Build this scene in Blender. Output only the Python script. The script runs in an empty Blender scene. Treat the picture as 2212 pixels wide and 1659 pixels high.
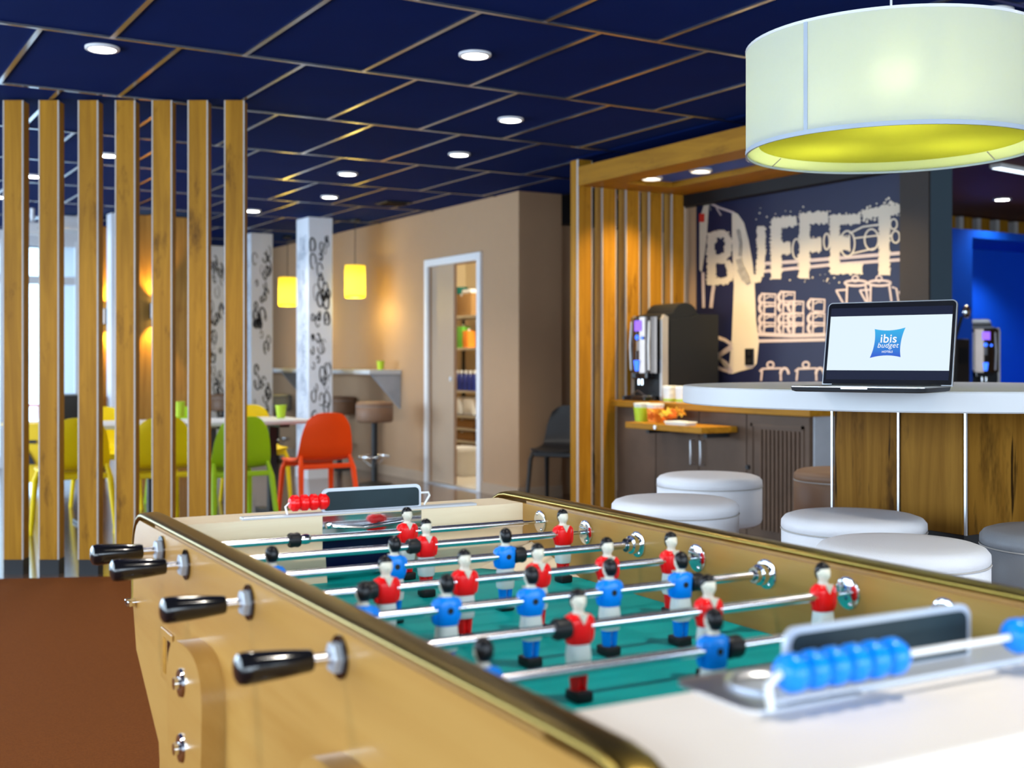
import bpy, bmesh, math, random
import numpy as np
from mathutils import Vector, Matrix
random.seed(7)
PI = math.pi
S = bpy.context.scene
C = S.collection

# ------------------------------------------------------------------ camera
FPX, CXP, HYP, HC = 2600.0, 1106.0, 780.0, 1.19
TH = math.radians(31.0)
CF = np.array([math.sin(TH), math.cos(TH), 0.0])
CR = np.array([math.cos(TH), -math.sin(TH), 0.0])
CU = np.array([0.0, 0.0, 1.0])
CC = np.array([0.0, 0.0, HC])
cam_d = bpy.data.cameras.new('camera')
cam = bpy.data.objects.new('camera', cam_d); C.objects.link(cam)
cam.location = CC
cam.rotation_euler = (PI/2, 0, -TH)
cam_d.sensor_width = 36.0
cam_d.lens = FPX/2212*36.0
cam_d.shift_y = -(829.5-HYP)/2212
cam_d.clip_start = 0.05
cam_d.dof.use_dof = True
cam_d.dof.focus_distance = 2.9
cam_d.dof.aperture_fstop = 3.9
S.camera = cam

# ------------------------------------------------------------------ world, daylight, exposure
W = bpy.data.worlds.new('sky'); S.world = W; W.use_nodes = True
bg = W.node_tree.nodes['Background']
bg.inputs[0].default_value = (0.62, 0.82, 1.0, 1)
bg.inputs[1].default_value = 5.0
S.view_settings.view_transform = 'Standard'
S.view_settings.look = 'None'
S.view_settings.gamma = 1.0
S.view_settings.use_curve_mapping = False
S.view_settings.exposure = 0.0

def area(name, loc, rot, sx, sy, power, col):
    l = bpy.data.lights.new(name, 'AREA'); l.shape = 'RECTANGLE'; l.size = sx; l.size_y = sy
    l.energy = power; l.color = col
    o = bpy.data.objects.new(name, l); C.objects.link(o); o.location = loc; o.rotation_euler = rot
    return o
# daylight entering through the window bands of the left and rear walls (both outside the view)
for k in range(3):
    area('window_daylight', (-3.35, 0.2+k*3.4, 1.5), (0, -PI/2, 0), 2.0, 2.6, 76, (0.72, 0.86, 1.0))
for k in range(2):
    area('window_daylight', (-3.35, 10.4+k*2.7, 1.5), (0, -PI/2, 0), 2.0, 2.3, 190, (0.62, 0.80, 1.0))
for k in range(4):
    area('window_daylight', (-1.6+k*2.6, -3.35, 1.6), (PI/2, 0, 0), 2.2, 1.9, 50, (0.86, 0.92, 1.0))

# ------------------------------------------------------------------ pixel to place helpers
def ray(x, y): return CF+(x-CXP)/FPX*CR-(y-HYP)/FPX*CU
def on_z(x, y, z):
    r = ray(x, y); return CC+(z-HC)/r[2]*r
def on_x(x, y, X):
    r = ray(x, y); return CC+X/r[0]*r
def on_y(x, y, Y):
    r = ray(x, y); return CC+Y/r[1]*r
def at_d(x, y, d): return CC+d*ray(x, y)

# ------------------------------------------------------------------ materials
def newmat(name):
    m = bpy.data.materials.new(name); m.use_nodes = True
    return m, m.node_tree, m.node_tree.nodes['Principled BSDF']
def N(nt, t, **kw):
    n = nt.nodes.new(t)
    for k, v in kw.items():
        if k.startswith('i_'): n.inputs[k[2:].replace('_', ' ')].default_value = v
        else: setattr(n, k, v)
    return n
def c4(c): return (c[0], c[1], c[2], 1.0)
def mix(nt, fac, a, b, blend='MIX'):
    n = nt.nodes.new('ShaderNodeMix'); n.data_type = 'RGBA'; n.blend_type = blend
    for i, v in ((6, a), (7, b)):
        if hasattr(v, 'links'): nt.links.new(v, n.inputs[i])
        else: n.inputs[i].default_value = c4(v)
    if hasattr(fac, 'links'): nt.links.new(fac, n.inputs[0])
    else: n.inputs[0].default_value = fac
    return n.outputs[2]
def ramp(nt, src, p0, p1, c0=(0, 0, 0), c1=(1, 1, 1)):
    r = nt.nodes.new('ShaderNodeValToRGB'); r.color_ramp.elements[0].position = p0; r.color_ramp.elements[1].position = p1
    r.color_ramp.elements[0].color = c4(c0); r.color_ramp.elements[1].color = c4(c1)
    nt.links.new(src, r.inputs[0]); return r.outputs[0]
def plain(name, col, rough=0.5, metal=0.0, var=0.12, scale=8.0, bump=0.0, bscale=60.0, coat=0.0, spec=0.3, sheen=0.0):
    m, nt, b = newmat(name)
    tc = N(nt, 'ShaderNodeTexCoord'); no = N(nt, 'ShaderNodeTexNoise'); no.inputs['Scale'].default_value = scale; no.inputs['Detail'].default_value = 4
    nt.links.new(tc.outputs['Object'], no.inputs['Vector'])
    lo = tuple(x*(1-var) for x in col); hi = tuple(min(1, x*(1+var)) for x in col)
    nt.links.new(mix(nt, no.outputs['Fac'], lo, hi), b.inputs['Base Color'])
    b.inputs['Roughness'].default_value = rough; b.inputs['Metallic'].default_value = metal
    b.inputs['Coat Weight'].default_value = coat; b.inputs['Coat Roughness'].default_value = 0.08
    b.inputs['Specular IOR Level'].default_value = spec
    b.inputs['Sheen Weight'].default_value = sheen
    if bump:
        n2 = N(nt, 'ShaderNodeTexNoise'); n2.inputs['Scale'].default_value = bscale; n2.inputs['Detail'].default_value = 3
        nt.links.new(tc.outputs['Object'], n2.inputs['Vector'])
        bp = N(nt, 'ShaderNodeBump'); bp.inputs['Strength'].default_value = bump; bp.inputs['Distance'].default_value = 0.003
        nt.links.new(n2.outputs['Fac'], bp.inputs['Height']); nt.links.new(bp.outputs[0], b.inputs['Normal'])
    return m
def wood(name, c0, c1, dark, axis=2, scale=1.0, knots=0.5, rough=0.45, coat=0.0, grain=14.0, cracks=0.0, spec=0.12):
    m, nt, b = newmat(name)
    tc = N(nt, 'ShaderNodeTexCoord'); oi = N(nt, 'ShaderNodeObjectInfo')
    va = N(nt, 'ShaderNodeVectorMath', operation='ADD'); mu = N(nt, 'ShaderNodeMath', operation='MULTIPLY'); mu.inputs[1].default_value = 37.0
    nt.links.new(oi.outputs['Random'], mu.inputs[0]); nt.links.new(tc.outputs['Object'], va.inputs[0]); nt.links.new(mu.outputs[0], va.inputs[1])
    mp = N(nt, 'ShaderNodeMapping'); s = [grain*scale]*3; s[axis] = grain*scale*0.07; mp.inputs['Scale'].default_value = s
    nt.links.new(va.outputs[0], mp.inputs['Vector'])
    n1 = N(nt, 'ShaderNodeTexNoise'); n1.inputs['Scale'].default_value = 1.0; n1.inputs['Detail'].default_value = 8; n1.inputs['Roughness'].default_value = 0.65; n1.inputs['Distortion'].default_value = 1.2
    nt.links.new(mp.outputs[0], n1.inputs['Vector'])
    mp2 = N(nt, 'ShaderNodeMapping'); s2 = [grain*scale*0.55]*3; s2[axis] = grain*scale*0.16; mp2.inputs['Scale'].default_value = s2
    nt.links.new(va.outputs[0], mp2.inputs['Vector'])
    n2 = N(nt, 'ShaderNodeTexNoise'); n2.inputs['Scale'].default_value = 1.0; n2.inputs['Detail'].default_value = 5; n2.inputs['Roughness'].default_value = 0.7
    nt.links.new(mp2.outputs[0], n2.inputs['Vector'])
    base = mix(nt, ramp(nt, n1.outputs['Fac'], 0.35, 0.65), c0, c1)
    kf = N(nt, 'ShaderNodeMath', operation='MULTIPLY'); kf.inputs[1].default_value = knots
    nt.links.new(ramp(nt, n2.outputs['Fac'], 0.58, 0.74), kf.inputs[0])
    col = mix(nt, kf.outputs[0], base, dark)
    if cracks:
        mp3 = N(nt, 'ShaderNodeMapping'); s3 = [26.0]*3; s3[axis] = 1.5; mp3.inputs['Scale'].default_value = s3
        nt.links.new(va.outputs[0], mp3.inputs['Vector'])
        n3 = N(nt, 'ShaderNodeTexNoise'); n3.inputs['Scale'].default_value = 1.0; n3.inputs['Detail'].default_value = 6; n3.inputs['Distortion'].default_value = 0.6
        nt.links.new(mp3.outputs[0], n3.inputs['Vector'])
        cf = N(nt, 'ShaderNodeMath', operation='MULTIPLY'); cf.inputs[1].default_value = cracks
        nt.links.new(ramp(nt, n3.outputs['Fac'], 0.62, 0.68), cf.inputs[0])
        col = mix(nt, cf.outputs[0], col, tuple(x*.5 for x in dark))
    nt.links.new(col, b.inputs['Base Color'])
    b.inputs['Roughness'].default_value = rough; b.inputs['Coat Weight'].default_value = coat; b.inputs['Coat Roughness'].default_value = 0.12; b.inputs['Specular IOR Level'].default_value = spec
    bp = N(nt, 'ShaderNodeBump'); bp.inputs['Strength'].default_value = 0.12; bp.inputs['Distance'].default_value = 0.002
    nt.links.new(n1.outputs['Fac'], bp.inputs['Height']); nt.links.new(bp.outputs[0], b.inputs['Normal'])
    return m
def emit(name, col, st):
    m, nt, b = newmat(name)
    tc = N(nt, 'ShaderNodeTexCoord'); no = N(nt, 'ShaderNodeTexNoise'); no.inputs['Scale'].default_value = 3
    nt.links.new(tc.outputs['Object'], no.inputs['Vector'])
    b.inputs['Base Color'].default_value = (0.01, 0.01, 0.01, 1); b.inputs['Specular IOR Level'].default_value = 0.1; b.inputs['Roughness'].default_value = 0.4
    nt.links.new(mix(nt, no.outputs['Fac'], tuple(x*.97 for x in col), col), b.inputs['Emission Color'])
    b.inputs['Emission Strength'].default_value = st
    return m
def fabric_shade(name, col, tcol, fac, emis=0.0, ecol=(1, 1, 1)):
    m, nt, b = newmat(name)
    nt.nodes.remove(b); out = nt.nodes['Material Output']
    tc = N(nt, 'ShaderNodeTexCoord'); no = N(nt, 'ShaderNodeTexNoise'); no.inputs['Scale'].default_value = 90
    nt.links.new(tc.outputs['Object'], no.inputs['Vector'])
    d = N(nt, 'ShaderNodeBsdfDiffuse'); t = N(nt, 'ShaderNodeBsdfTranslucent'); t.inputs[0].default_value = c4(tcol)
    nt.links.new(mix(nt, no.outputs['Fac'], tuple(x*.96 for x in col), col), d.inputs[0])
    ms = N(nt, 'ShaderNodeMixShader'); ms.inputs[0].default_value = fac
    nt.links.new(d.outputs[0], ms.inputs[1]); nt.links.new(t.outputs[0], ms.inputs[2])
    last = ms.outputs[0]
    if emis:
        rf = N(nt, 'ShaderNodeBsdfRefraction'); rf.inputs['Roughness'].default_value = 0.7; rf.inputs['IOR'].default_value = 1.25; rf.inputs[0].default_value = c4(ecol)
        m2 = N(nt, 'ShaderNodeMixShader'); m2.inputs[0].default_value = emis
        nt.links.new(last, m2.inputs[1]); nt.links.new(rf.outputs[0], m2.inputs[2]); last = m2.outputs[0]
    nt.links.new(last, out.inputs[0])
    return m
def glass(name, tint=(0.9, 0.96, 1.0), g=0.10):
    m, nt, b = newmat(name)
    nt.nodes.remove(b); out = nt.nodes['Material Output']
    t = N(nt, 'ShaderNodeBsdfTransparent'); t.inputs[0].default_value = c4(tint)
    gl = N(nt, 'ShaderNodeBsdfGlossy'); gl.inputs['Roughness'].default_value = 0.02
    ms = N(nt, 'ShaderNodeMixShader'); ms.inputs[0].default_value = g
    nt.links.new(t.outputs[0], ms.inputs[1]); nt.links.new(gl.outputs[0], ms.inputs[2]); nt.links.new(ms.outputs[0], out.inputs[0])
    return m

M = {}
M['tile'] = plain('navy_ceiling_tile', (0.0020, 0.0150, 0.115), 0.85, spec=0.05, bump=0.25, bscale=240, var=0.15, scale=3)
M['tee'] = plain('ceiling_tee_metal', (0.42, 0.42, 0.45), 0.22, 1.0, var=0.05)
M['void'] = plain('dark_plenum', (0.01, 0.012, 0.03), 0.9)
M['warmceil'] = plain('ceiling_warm_reflection', (0.24, 0.085, 0.055), 0.6)  # warm reflection on the ceiling is put into this brown colour
M['carpet'] = plain('brown_carpet', (0.155, 0.048, 0.011), 0.95, var=0.3, scale=140, bump=0.6, bscale=420, sheen=0.0, spec=0.05)
M['floor'] = wood('dark_plank_floor', (0.075, 0.042, 0.032), (0.12, 0.075, 0.06), (0.03, 0.018, 0.014), axis=0, rough=0.18, grain=6, coat=0.5, spec=0.5)
M['storefloor'] = plain('pale_storage_floor', (0.6, 0.58, 0.5), 0.4)
M['beige'] = plain('beige_wall_paint', (0.42, 0.265, 0.155), 0.75, var=0.03, bump=0.08, bscale=150)
M['cream'] = plain('cream_wall_paint', (0.72, 0.62, 0.40), 0.8, var=0.03)
M['white'] = plain('white_paint', (0.74, 0.74, 0.76), 0.55, var=0.03)
M['pillar'] = plain('white_pillar_paint', (0.74, 0.77, 0.84), 0.6, var=0.04)
M['ink'] = plain('black_ink', (0.02, 0.02, 0.025), 0.7)
M['greyink'] = plain('pale_grey_ink', (0.30, 0.36, 0.46), 0.7)
M['base'] = plain('baseboard_paint', (0.42, 0.31, 0.22), 0.5, var=0.03)
M['oak'] = wood('rustic_oak_laminate', (0.285, 0.125, 0.009), (0.42, 0.195, 0.015), (0.060, 0.020, 0.003), axis=2, knots=0.8)
M['oaky'] = wood('rustic_oak_laminate_horizontal', (0.285, 0.125, 0.009), (0.42, 0.195, 0.015), (0.060, 0.020, 0.003), axis=1, knots=0.55)
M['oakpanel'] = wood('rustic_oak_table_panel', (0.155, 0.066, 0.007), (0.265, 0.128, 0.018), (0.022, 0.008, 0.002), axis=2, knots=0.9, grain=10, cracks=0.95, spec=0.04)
M['oakwall'] = wood('oak_wall_panel', (0.26, 0.13, 0.028), (0.40, 0.215, 0.05), (0.10, 0.04, 0.01), axis=2, knots=0.4)
M['edge'] = plain('pale_grey_edge_band', (0.50, 0.47, 0.45), 0.5, var=0.04)
M['plinth'] = plain('black_plinth', (0.022, 0.023, 0.026), 0.5)
M['blackwall'] = plain('black_painted_board', (0.008, 0.008, 0.010), 0.6)
M['alu'] = plain('brushed_aluminium', (0.82, 0.84, 0.88), 0.32, 1.0, var=0.04)
M['maple'] = wood('varnished_maple', (0.40, 0.205, 0.045), (0.48, 0.27, 0.072), (0.31, 0.125, 0.02), axis=1, knots=0.5, rough=0.3, coat=0.25, grain=7, spec=0.3)
M['beech'] = wood('pale_beech', (0.80, 0.65, 0.45), (0.86, 0.73, 0.53), (0.68, 0.50, 0.31), axis=0, knots=0.35, rough=0.4, grain=26)
M['whiteboard'] = plain('pale_lacquered_top', (0.84, 0.78, 0.72), 0.5, var=0.03)
M['brass'] = plain('olive_brass', (0.31, 0.215, 0.050), 0.30, 1.0, var=0.10, scale=5)
M['chrome'] = plain('chrome', (0.80, 0.82, 0.85), 0.10, 1.0, var=0.03)
M['rod'] = plain('polished_steel_rod', (0.78, 0.78, 0.84), 0.22, 1.0, var=0.03)
M['black'] = plain('gloss_black_plastic', (0.006, 0.006, 0.008), 0.14, coat=0.6, var=0.05)
M['hair'] = plain('black_hair_paint', (0.006, 0.006, 0.008), 0.3)
M['rubber'] = plain('black_rubber', (0.012, 0.012, 0.014), 0.45)
M['red'] = plain('red_gloss_paint', (0.88, 0.004, 0.006), 0.3, coat=0.12, var=0.06)
M['blue'] = plain('blue_gloss_paint', (0.0, 0.23, 0.86), 0.3, coat=0.12, var=0.06)
M['whitepl'] = plain('white_gloss_paint', (0.80, 0.80, 0.80), 0.3, coat=0.4, var=0.03)
M['skin'] = plain('ivory_figure_paint', (0.74, 0.68, 0.56), 0.35, coat=0.3, var=0.04)
M['field'] = plain('green_playing_field', (0.0, 0.33, 0.33), 0.55, var=0.25, scale=5, spec=0.12)
M['slate'] = plain('slate_board', (0.010, 0.026, 0.034), 0.5, var=0.7, scale=9, spec=0.25)
M['greymetal'] = plain('grey_coated_metal', (0.52, 0.56, 0.62), 0.35, 0.3, var=0.05)
M['navy'] = plain('navy_lacquer', (0.004, 0.012, 0.085), 0.25)
M['laminate'] = plain('white_laminate', (0.56, 0.585, 0.62), 0.4, var=0.02, spec=0.25)
M['leather'] = plain('white_leatherette', (0.69, 0.70, 0.74), 0.45, var=0.03, bump=0.25, bscale=220)
M['leatherb'] = plain('brown_leatherette', (0.22, 0.125, 0.075), 0.45, var=0.05, bump=0.25, bscale=220)
M['leatherg'] = plain('grey_leatherette', (0.22, 0.23, 0.25), 0.42, var=0.05, bump=0.25, bscale=220)
M['thread'] = plain('seam_thread', (0.42, 0.40, 0.38), 0.7)
M['dmetal'] = plain('black_powder_coat', (0.018, 0.018, 0.020), 0.4)
M['stone'] = plain('grey_brown_stone_laminate', (0.100, 0.064, 0.044), 0.55, var=0.55, scale=3.5, spec=0.2)
M['ribwood'] = plain('brown_ribbed_panel', (0.105, 0.060, 0.036), 0.55, var=0.3, scale=12)
M['stonel'] = plain('pale_grey_stone_laminate', (0.36, 0.38, 0.42), 0.5, var=0.3, scale=5)
M['muralnavy'] = plain('mural_navy_print', (0.008, 0.011, 0.045), 0.45, var=0.1)
M['muralcream'] = plain('mural_cream_print', (0.56, 0.49, 0.40), 0.5, var=0.05)
M['muralpink'] = plain('mural_chalk_print', (0.46, 0.38, 0.38), 0.5, var=0.12, scale=60)
M['muralgrey'] = plain('mural_shade_print', (0.30, 0.27, 0.24), 0.5, var=0.5, scale=30)
M['slatecol'] = plain('slate_grey_paint', (0.045, 0.070, 0.090), 0.6, var=0.05)
M['dbrown'] = plain('dark_brown_paint', (0.024, 0.018, 0.016), 0.6)
M['bluecab'] = plain('cobalt_blue_panel', (0.004, 0.085, 0.62), 0.4, var=0.04)
M['cyellow'] = plain('yellow_moulded_plastic', (0.88, 0.62, 0.006), 0.4, var=0.04, spec=0.2)
M['cgreen'] = plain('lime_moulded_plastic', (0.36, 0.58, 0.006), 0.4, var=0.04)
M['cred'] = plain('orange_red_moulded_plastic', (0.95, 0.075, 0.006), 0.4, var=0.04, spec=0.2)
M['cblack'] = plain('charcoal_moulded_plastic', (0.022, 0.020, 0.020), 0.4, var=0.05)
M['cupgreen'] = plain('lime_plastic_cup', (0.45, 0.62, 0.03), 0.35)
M['cardboard'] = plain('brown_cardboard', (0.30, 0.17, 0.06), 0.8)
M['bottleblue'] = plain('dark_blue_plastic', (0.015, 0.03, 0.20), 0.3)
M['packwhite'] = plain('white_wrap', (0.72, 0.76, 0.76), 0.4)
M['packgreen'] = plain('green_print', (0.15, 0.50, 0.05), 0.4)
M['packorange'] = plain('orange_print', (0.85, 0.28, 0.03), 0.4)
M['teal'] = plain('dark_teal_plastic', (0.01, 0.12, 0.09), 0.4)
M['fruity'] = plain('yellow_apple_skin', (0.75, 0.52, 0.05), 0.35, var=0.2)
M['fruitr'] = plain('red_apple_skin', (0.55, 0.03, 0.02), 0.3, var=0.3)
M['leaf'] = plain('orange_autumn_leaf', (0.75, 0.17, 0.02), 0.6, var=0.4)
M['leafy'] = plain('yellow_autumn_leaf', (0.75, 0.45, 0.04), 0.6, var=0.3)
M['bucket'] = plain('yellow_bucket_plastic', (0.78, 0.50, 0.01), 0.4)
M['redpl'] = plain('red_plastic', (0.55, 0.02, 0.02), 0.4)
M['bluepl'] = plain('cleaner_blue_plastic', (0.02, 0.16, 0.5), 0.35)
M['machine'] = plain('charcoal_machine_panel', (0.007, 0.009, 0.012), 0.5, spec=0.3)
M['silver'] = plain('silver_machine_trim', (0.52, 0.51, 0.50), 0.35, 0.6)
M['copperdark'] = plain('smoked_chrome', (0.10, 0.08, 0.07), 0.15, 1.0)
M['ledblue'] = emit('blue_indicator_light', (0.04, 0.16, 1.0), 2.6)
M['ledpurple'] = emit('violet_display_light', (0.30, 0.14, 1.0), 1.6)
M['ledcool'] = emit('cool_strip_light', (0.75, 0.88, 1.0), 3.0)
M['lens'] = emit('downlight_lens', (1.0, 0.97, 0.90), 22.0)
M['warmlens'] = emit('warm_spot_lens', (1.0, 0.86, 0.62), 8.0)
M['pendglow'] = emit('yellow_pendant_glow', (1.0, 0.78, 0.16), 1.9)
M['pendcore'] = emit('yellow_pendant_core', (1.0, 0.88, 0.45), 14.0)
M['bulb'] = emit('opal_bulb', (1.0, 0.95, 0.80), 12.0)
M['shade'] = fabric_shade('white_fabric_shade', (0.60, 0.66, 0.74), (0.80, 0.80, 0.26), 0.32, 0.13, (0.95, 0.98, 0.8))
M['shadein'] = fabric_shade('pale_inner_shade', (0.92, 0.97, 0.74), (0.97, 1.0, 0.70), 0.9)
M['diffuser'] = fabric_shade('yellow_diffuser', (0.62, 0.62, 0.08), (0.84, 0.86, 0.24), 0.42)
M['pendshade'] = fabric_shade('yellow_fabric_shade', (0.80, 0.66, 0.12), (1.0, 0.90, 0.30), 0.65)
M['trimblue'] = plain('grey_blue_trim', (0.42, 0.48, 0.56), 0.5)
M['screenwhite'] = emit('screen_white', (0.78, 0.92, 1.0), 1.0)
M['screendark'] = emit('screen_dark_bar', (0.002, 0.006, 0.05), 0.6)
M['screentext'] = emit('screen_text_white', (1, 1, 1), 1.0)
M['glass'] = glass('window_glass')
M['aluedge'] = plain('laptop_aluminium', (0.55, 0.56, 0.58), 0.3, 0.9, var=0.02)
M['laptopdark'] = plain('laptop_dark_base', (0.012, 0.014, 0.018), 0.5, spec=0.3)
M['keys'] = plain('laptop_keys', (0.01, 0.01, 0.012), 0.5)
def gradient_emit(name, c0, c1, z0, z1):
    m, nt, b = newmat(name)
    tc = N(nt, 'ShaderNodeTexCoord'); sp = N(nt, 'ShaderNodeSeparateXYZ'); mr = N(nt, 'ShaderNodeMapRange')
    mr.inputs[1].default_value = z0; mr.inputs[2].default_value = z1
    nt.links.new(tc.outputs['Object'], sp.inputs[0]); nt.links.new(sp.outputs[2], mr.inputs[0])
    nt.links.new(mix(nt, mr.outputs[0], c0, c1), b.inputs['Emission Color']); b.inputs['Emission Strength'].default_value = 1.0
    b.inputs['Base Color'].default_value = (0, 0, 0, 1)
    return m
M['logo'] = gradient_emit('screen_logo_blue', (0.002, 0.07, 0.60), (0.01, 0.42, 0.80), -0.018, 0.018)

# ------------------------------------------------------------------ mesh helpers
class MB:
    def __init__(s): s.bm = bmesh.new()
    def _add(s, verts, faces):
        vs = [s.bm.verts.new(v) for v in verts]
        for f in faces:
            try: s.bm.faces.new([vs[i] for i in f])
            except ValueError: pass
        return vs
    def box(s, c, d, rz=0.0, bevel=0.0, seg=2, rx=0.0, ry=0.0):
        b = bmesh.new(); bmesh.ops.create_cube(b, size=1.0)
        for v in b.verts: v.co = Vector((v.co.x*d[0], v.co.y*d[1], v.co.z*d[2]))
        if bevel: bmesh.ops.bevel(b, geom=b.edges[:], offset=bevel, segments=seg, affect='EDGES', profile=0.5)
        R = Matrix.Translation(c) @ Matrix.Rotation(rz, 4, 'Z') @ Matrix.Rotation(ry, 4, 'Y') @ Matrix.Rotation(rx, 4, 'X')
        b.transform(R); s.join(b); return s
    def bb(s, x0, x1, y0, y1, z0, z1, bevel=0.0, seg=2):
        return s.box(((x0+x1)/2, (y0+y1)/2, (z0+z1)/2), (abs(x1-x0), abs(y1-y0), abs(z1-z0)), bevel=bevel, seg=seg)
    def join(s, b):
        b.verts.index_update(); vs = [s.bm.verts.new(v.co) for v in b.verts]
        for f in b.faces:
            try: s.bm.faces.new([vs[v.index] for v in f.verts])
            except ValueError: pass
        b.free()
    def cyl(s, p0, p1, r0, r1=None, n=16, caps=True):
        r1 = r0 if r1 is None else r1
        p0 = Vector(p0); p1 = Vector(p1); d = (p1-p0).normalized()
        a = d.orthogonal().normalized(); b = d.cross(a)
        v = []
        for p, r in ((p0, r0), (p1, r1)):
            for i in range(n):
                t = 2*PI*i/n; v.append(p+a*(r*math.cos(t))+b*(r*math.sin(t)))
        f = [(i, (i+1) % n, n+(i+1) % n, n+i) for i in range(n)]
        if caps: f += [tuple(range(n-1, -1, -1)), tuple(range(n, 2*n))]
        s._add(v, f); return s
    def lathe(s, prof, n=32, c=(0, 0, 0), axis='Z', close=False):
        v = []; k = len(prof)
        for i in range(n):
            t = 2*PI*i/n; ct, st = math.cos(t), math.sin(t)
            for r, h in prof:
                r = max(r, 1e-5)
                q = (r*ct, r*st, h) if axis == 'Z' else ((h, r*ct, r*st) if axis == 'X' else (r*st, h, r*ct))
                v.append((q[0]+c[0], q[1]+c[1], q[2]+c[2]))
        f = []
        kk = k if close else k-1
        for i in range(n):
            j = (i+1) % n
            for q in range(kk):
                q2 = (q+1) % k
                f.append((i*k+q, j*k+q, j*k+q2, i*k+q2))
        s._add(v, f); return s
    def tube(s, pts, r, n=10, closed=False, caps=True, ry=None):
        pts = [Vector(p) for p in pts]; m = len(pts); v = []
        up = Vector((0, 0, 1)); prev = None
        for i, p in enumerate(pts):
            a = pts[(i-1) % m] if (i > 0 or closed) else p; b = pts[(i+1) % m] if (i < m-1 or closed) else p
            t = (b-a).normalized()
            if prev is None: x = t.orthogonal().normalized() if abs(t.dot(up)) > .95 else t.cross(up).normalized()
            else:
                x = prev-t*prev.dot(t); x = x.normalized() if x.length > 1e-6 else t.orthogonal().normalized()
            prev = x; y = x.cross(t).normalized()
            rr = r[i] if isinstance(r, (list, tuple)) else r
            for k in range(n):
                q = 2*PI*k/n; v.append(p+x*(rr*math.cos(q))+y*((ry or rr)*math.sin(q)))
        f = []
        for i in range(m if closed else m-1):
            j = (i+1) % m
            for k in range(n): f.append((i*n+k, i*n+(k+1) % n, j*n+(k+1) % n, j*n+k))
        if caps and not closed: f += [tuple(range(n-1, -1, -1)), tuple(range((m-1)*n, m*n))]
        s._add(v, f); return s
    def prism(s, poly, h0, h1, plane='XY', off=(0, 0, 0)):
        # poly in 2D, extruded between h0 and h1 along the third axis
        def P(a, b, h):
            q = {'XY': (a, b, h), 'XZ': (a, h, b), 'YZ': (h, a, b)}[plane]
            return (q[0]+off[0], q[1]+off[1], q[2]+off[2])
        n = len(poly); v = [P(a, b, h0) for a, b in poly]+[P(a, b, h1) for a, b in poly]
        f = [(i, (i+1) % n, n+(i+1) % n, n+i) for i in range(n)]+[tuple(range(n-1, -1, -1)), tuple(range(n, 2*n))]
        s._add(v, f); return s
    def sphere(s, c, r, sc=(1, 1, 1), u=14, v=9):
        b = bmesh.new(); bmesh.ops.create_uvsphere(b, u_segments=u, v_segments=v, radius=r)
        for q in b.verts: q.co = Vector((q.co.x*sc[0]+c[0], q.co.y*sc[1]+c[1], q.co.z*sc[2]+c[2]))
        s.join(b); return s
    def loft(s, secs, n=16, p=2.0):
        # secs: (z, cx, cy, rx, ry[, power])
        v = []
        for sec in secs:
            z, cx, cy, rx, ry = sec[:5]; pw = sec[5] if len(sec) > 5 else p
            for i in range(n):
                t = 2*PI*i/n; a, b = math.cos(t), math.sin(t)
                x = math.copysign(abs(a)**(2/pw), a)*rx; y = math.copysign(abs(b)**(2/pw), b)*ry
                v.append((cx+x, cy+y, z))
        m = len(secs)
        f = [(i*n+k, i*n+(k+1) % n, (i+1)*n+(k+1) % n, (i+1)*n+k) for i in range(m-1) for k in range(n)]
        f += [tuple(range(n-1, -1, -1)), tuple(range((m-1)*n, m*n))]
        s._add(v, f); return s
    def sheet(s, fn, nu, nv, th):
        P = [[Vector(fn(i/(nu-1), j/(nv-1))) for j in range(nv)] for i in range(nu)]
        v = []; v2 = []
        for i in range(nu):
            for j in range(nv):
                a = P[min(i+1, nu-1)][j]-P[max(i-1, 0)][j]; b = P[i][min(j+1, nv-1)]-P[i][max(j-1, 0)]
                nrm = a.cross(b); nrm = nrm.normalized() if nrm.length > 1e-9 else Vector((0, 0, 1))
                v.append(P[i][j]+nrm*th/2); v2.append(P[i][j]-nrm*th/2)
        o = nu*nv; I = lambda i, j: i*nv+j
        f = []
        for i in range(nu-1):
            for j in range(nv-1):
                f.append((I(i, j), I(i+1, j), I(i+1, j+1), I(i, j+1)))
                f.append((o+I(i, j), o+I(i, j+1), o+I(i+1, j+1), o+I(i+1, j)))
        for i in range(nu-1):
            for j in (0, nv-1):
                f.append((I(i, j), I(i+1, j), o+I(i+1, j), o+I(i, j)))
        for j in range(nv-1):
            for i in (0, nu-1):
                f.append((I(i, j), I(i, j+1), o+I(i, j+1), o+I(i, j)))
        s._add(v+v2, f); return s
    def build(s, name, mat, parent=None, smooth=None, loc=None, rz=None):
        bm = s.bm
        bmesh.ops.recalc_face_normals(bm, faces=bm.faces[:])
        me = bpy.data.meshes.new(name); bm.to_mesh(me); bm.free()
        me.materials.append(M[mat] if isinstance(mat, str) else mat)
        if smooth is not None:
            for p in me.polygons: p.use_smooth = True
            try: me.set_sharp_from_angle(angle=math.radians(smooth))
            except Exception: pass
        o = bpy.data.objects.new(name, me); C.objects.link(o)
        if parent is not None: o.parent = parent
        if loc is not None: o.location = loc
        if rz is not None: o.rotation_euler = (0, 0, rz)
        return o
def tag(o, label=None, cat=None, group=None, kind=None):
    if label: o['label'] = label
    if cat: o['category'] = cat
    if group: o['group'] = group
    if kind: o['kind'] = kind
    return o
def thing(name, label, cat, loc=(0, 0, 0), rz=0.0, group=None):
    o = bpy.data.objects.new(name, None); C.objects.link(o)
    o.empty_display_size = 0.1; o.location = loc; o.rotation_euler = (0, 0, rz)
    return tag(o, label, cat, group)
def struct(name, label=None):
    o = bpy.data.objects.new(name, None); C.objects.link(o); o.empty_display_size = 0.1
    return tag(o, label, None, None, 'structure')
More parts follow.
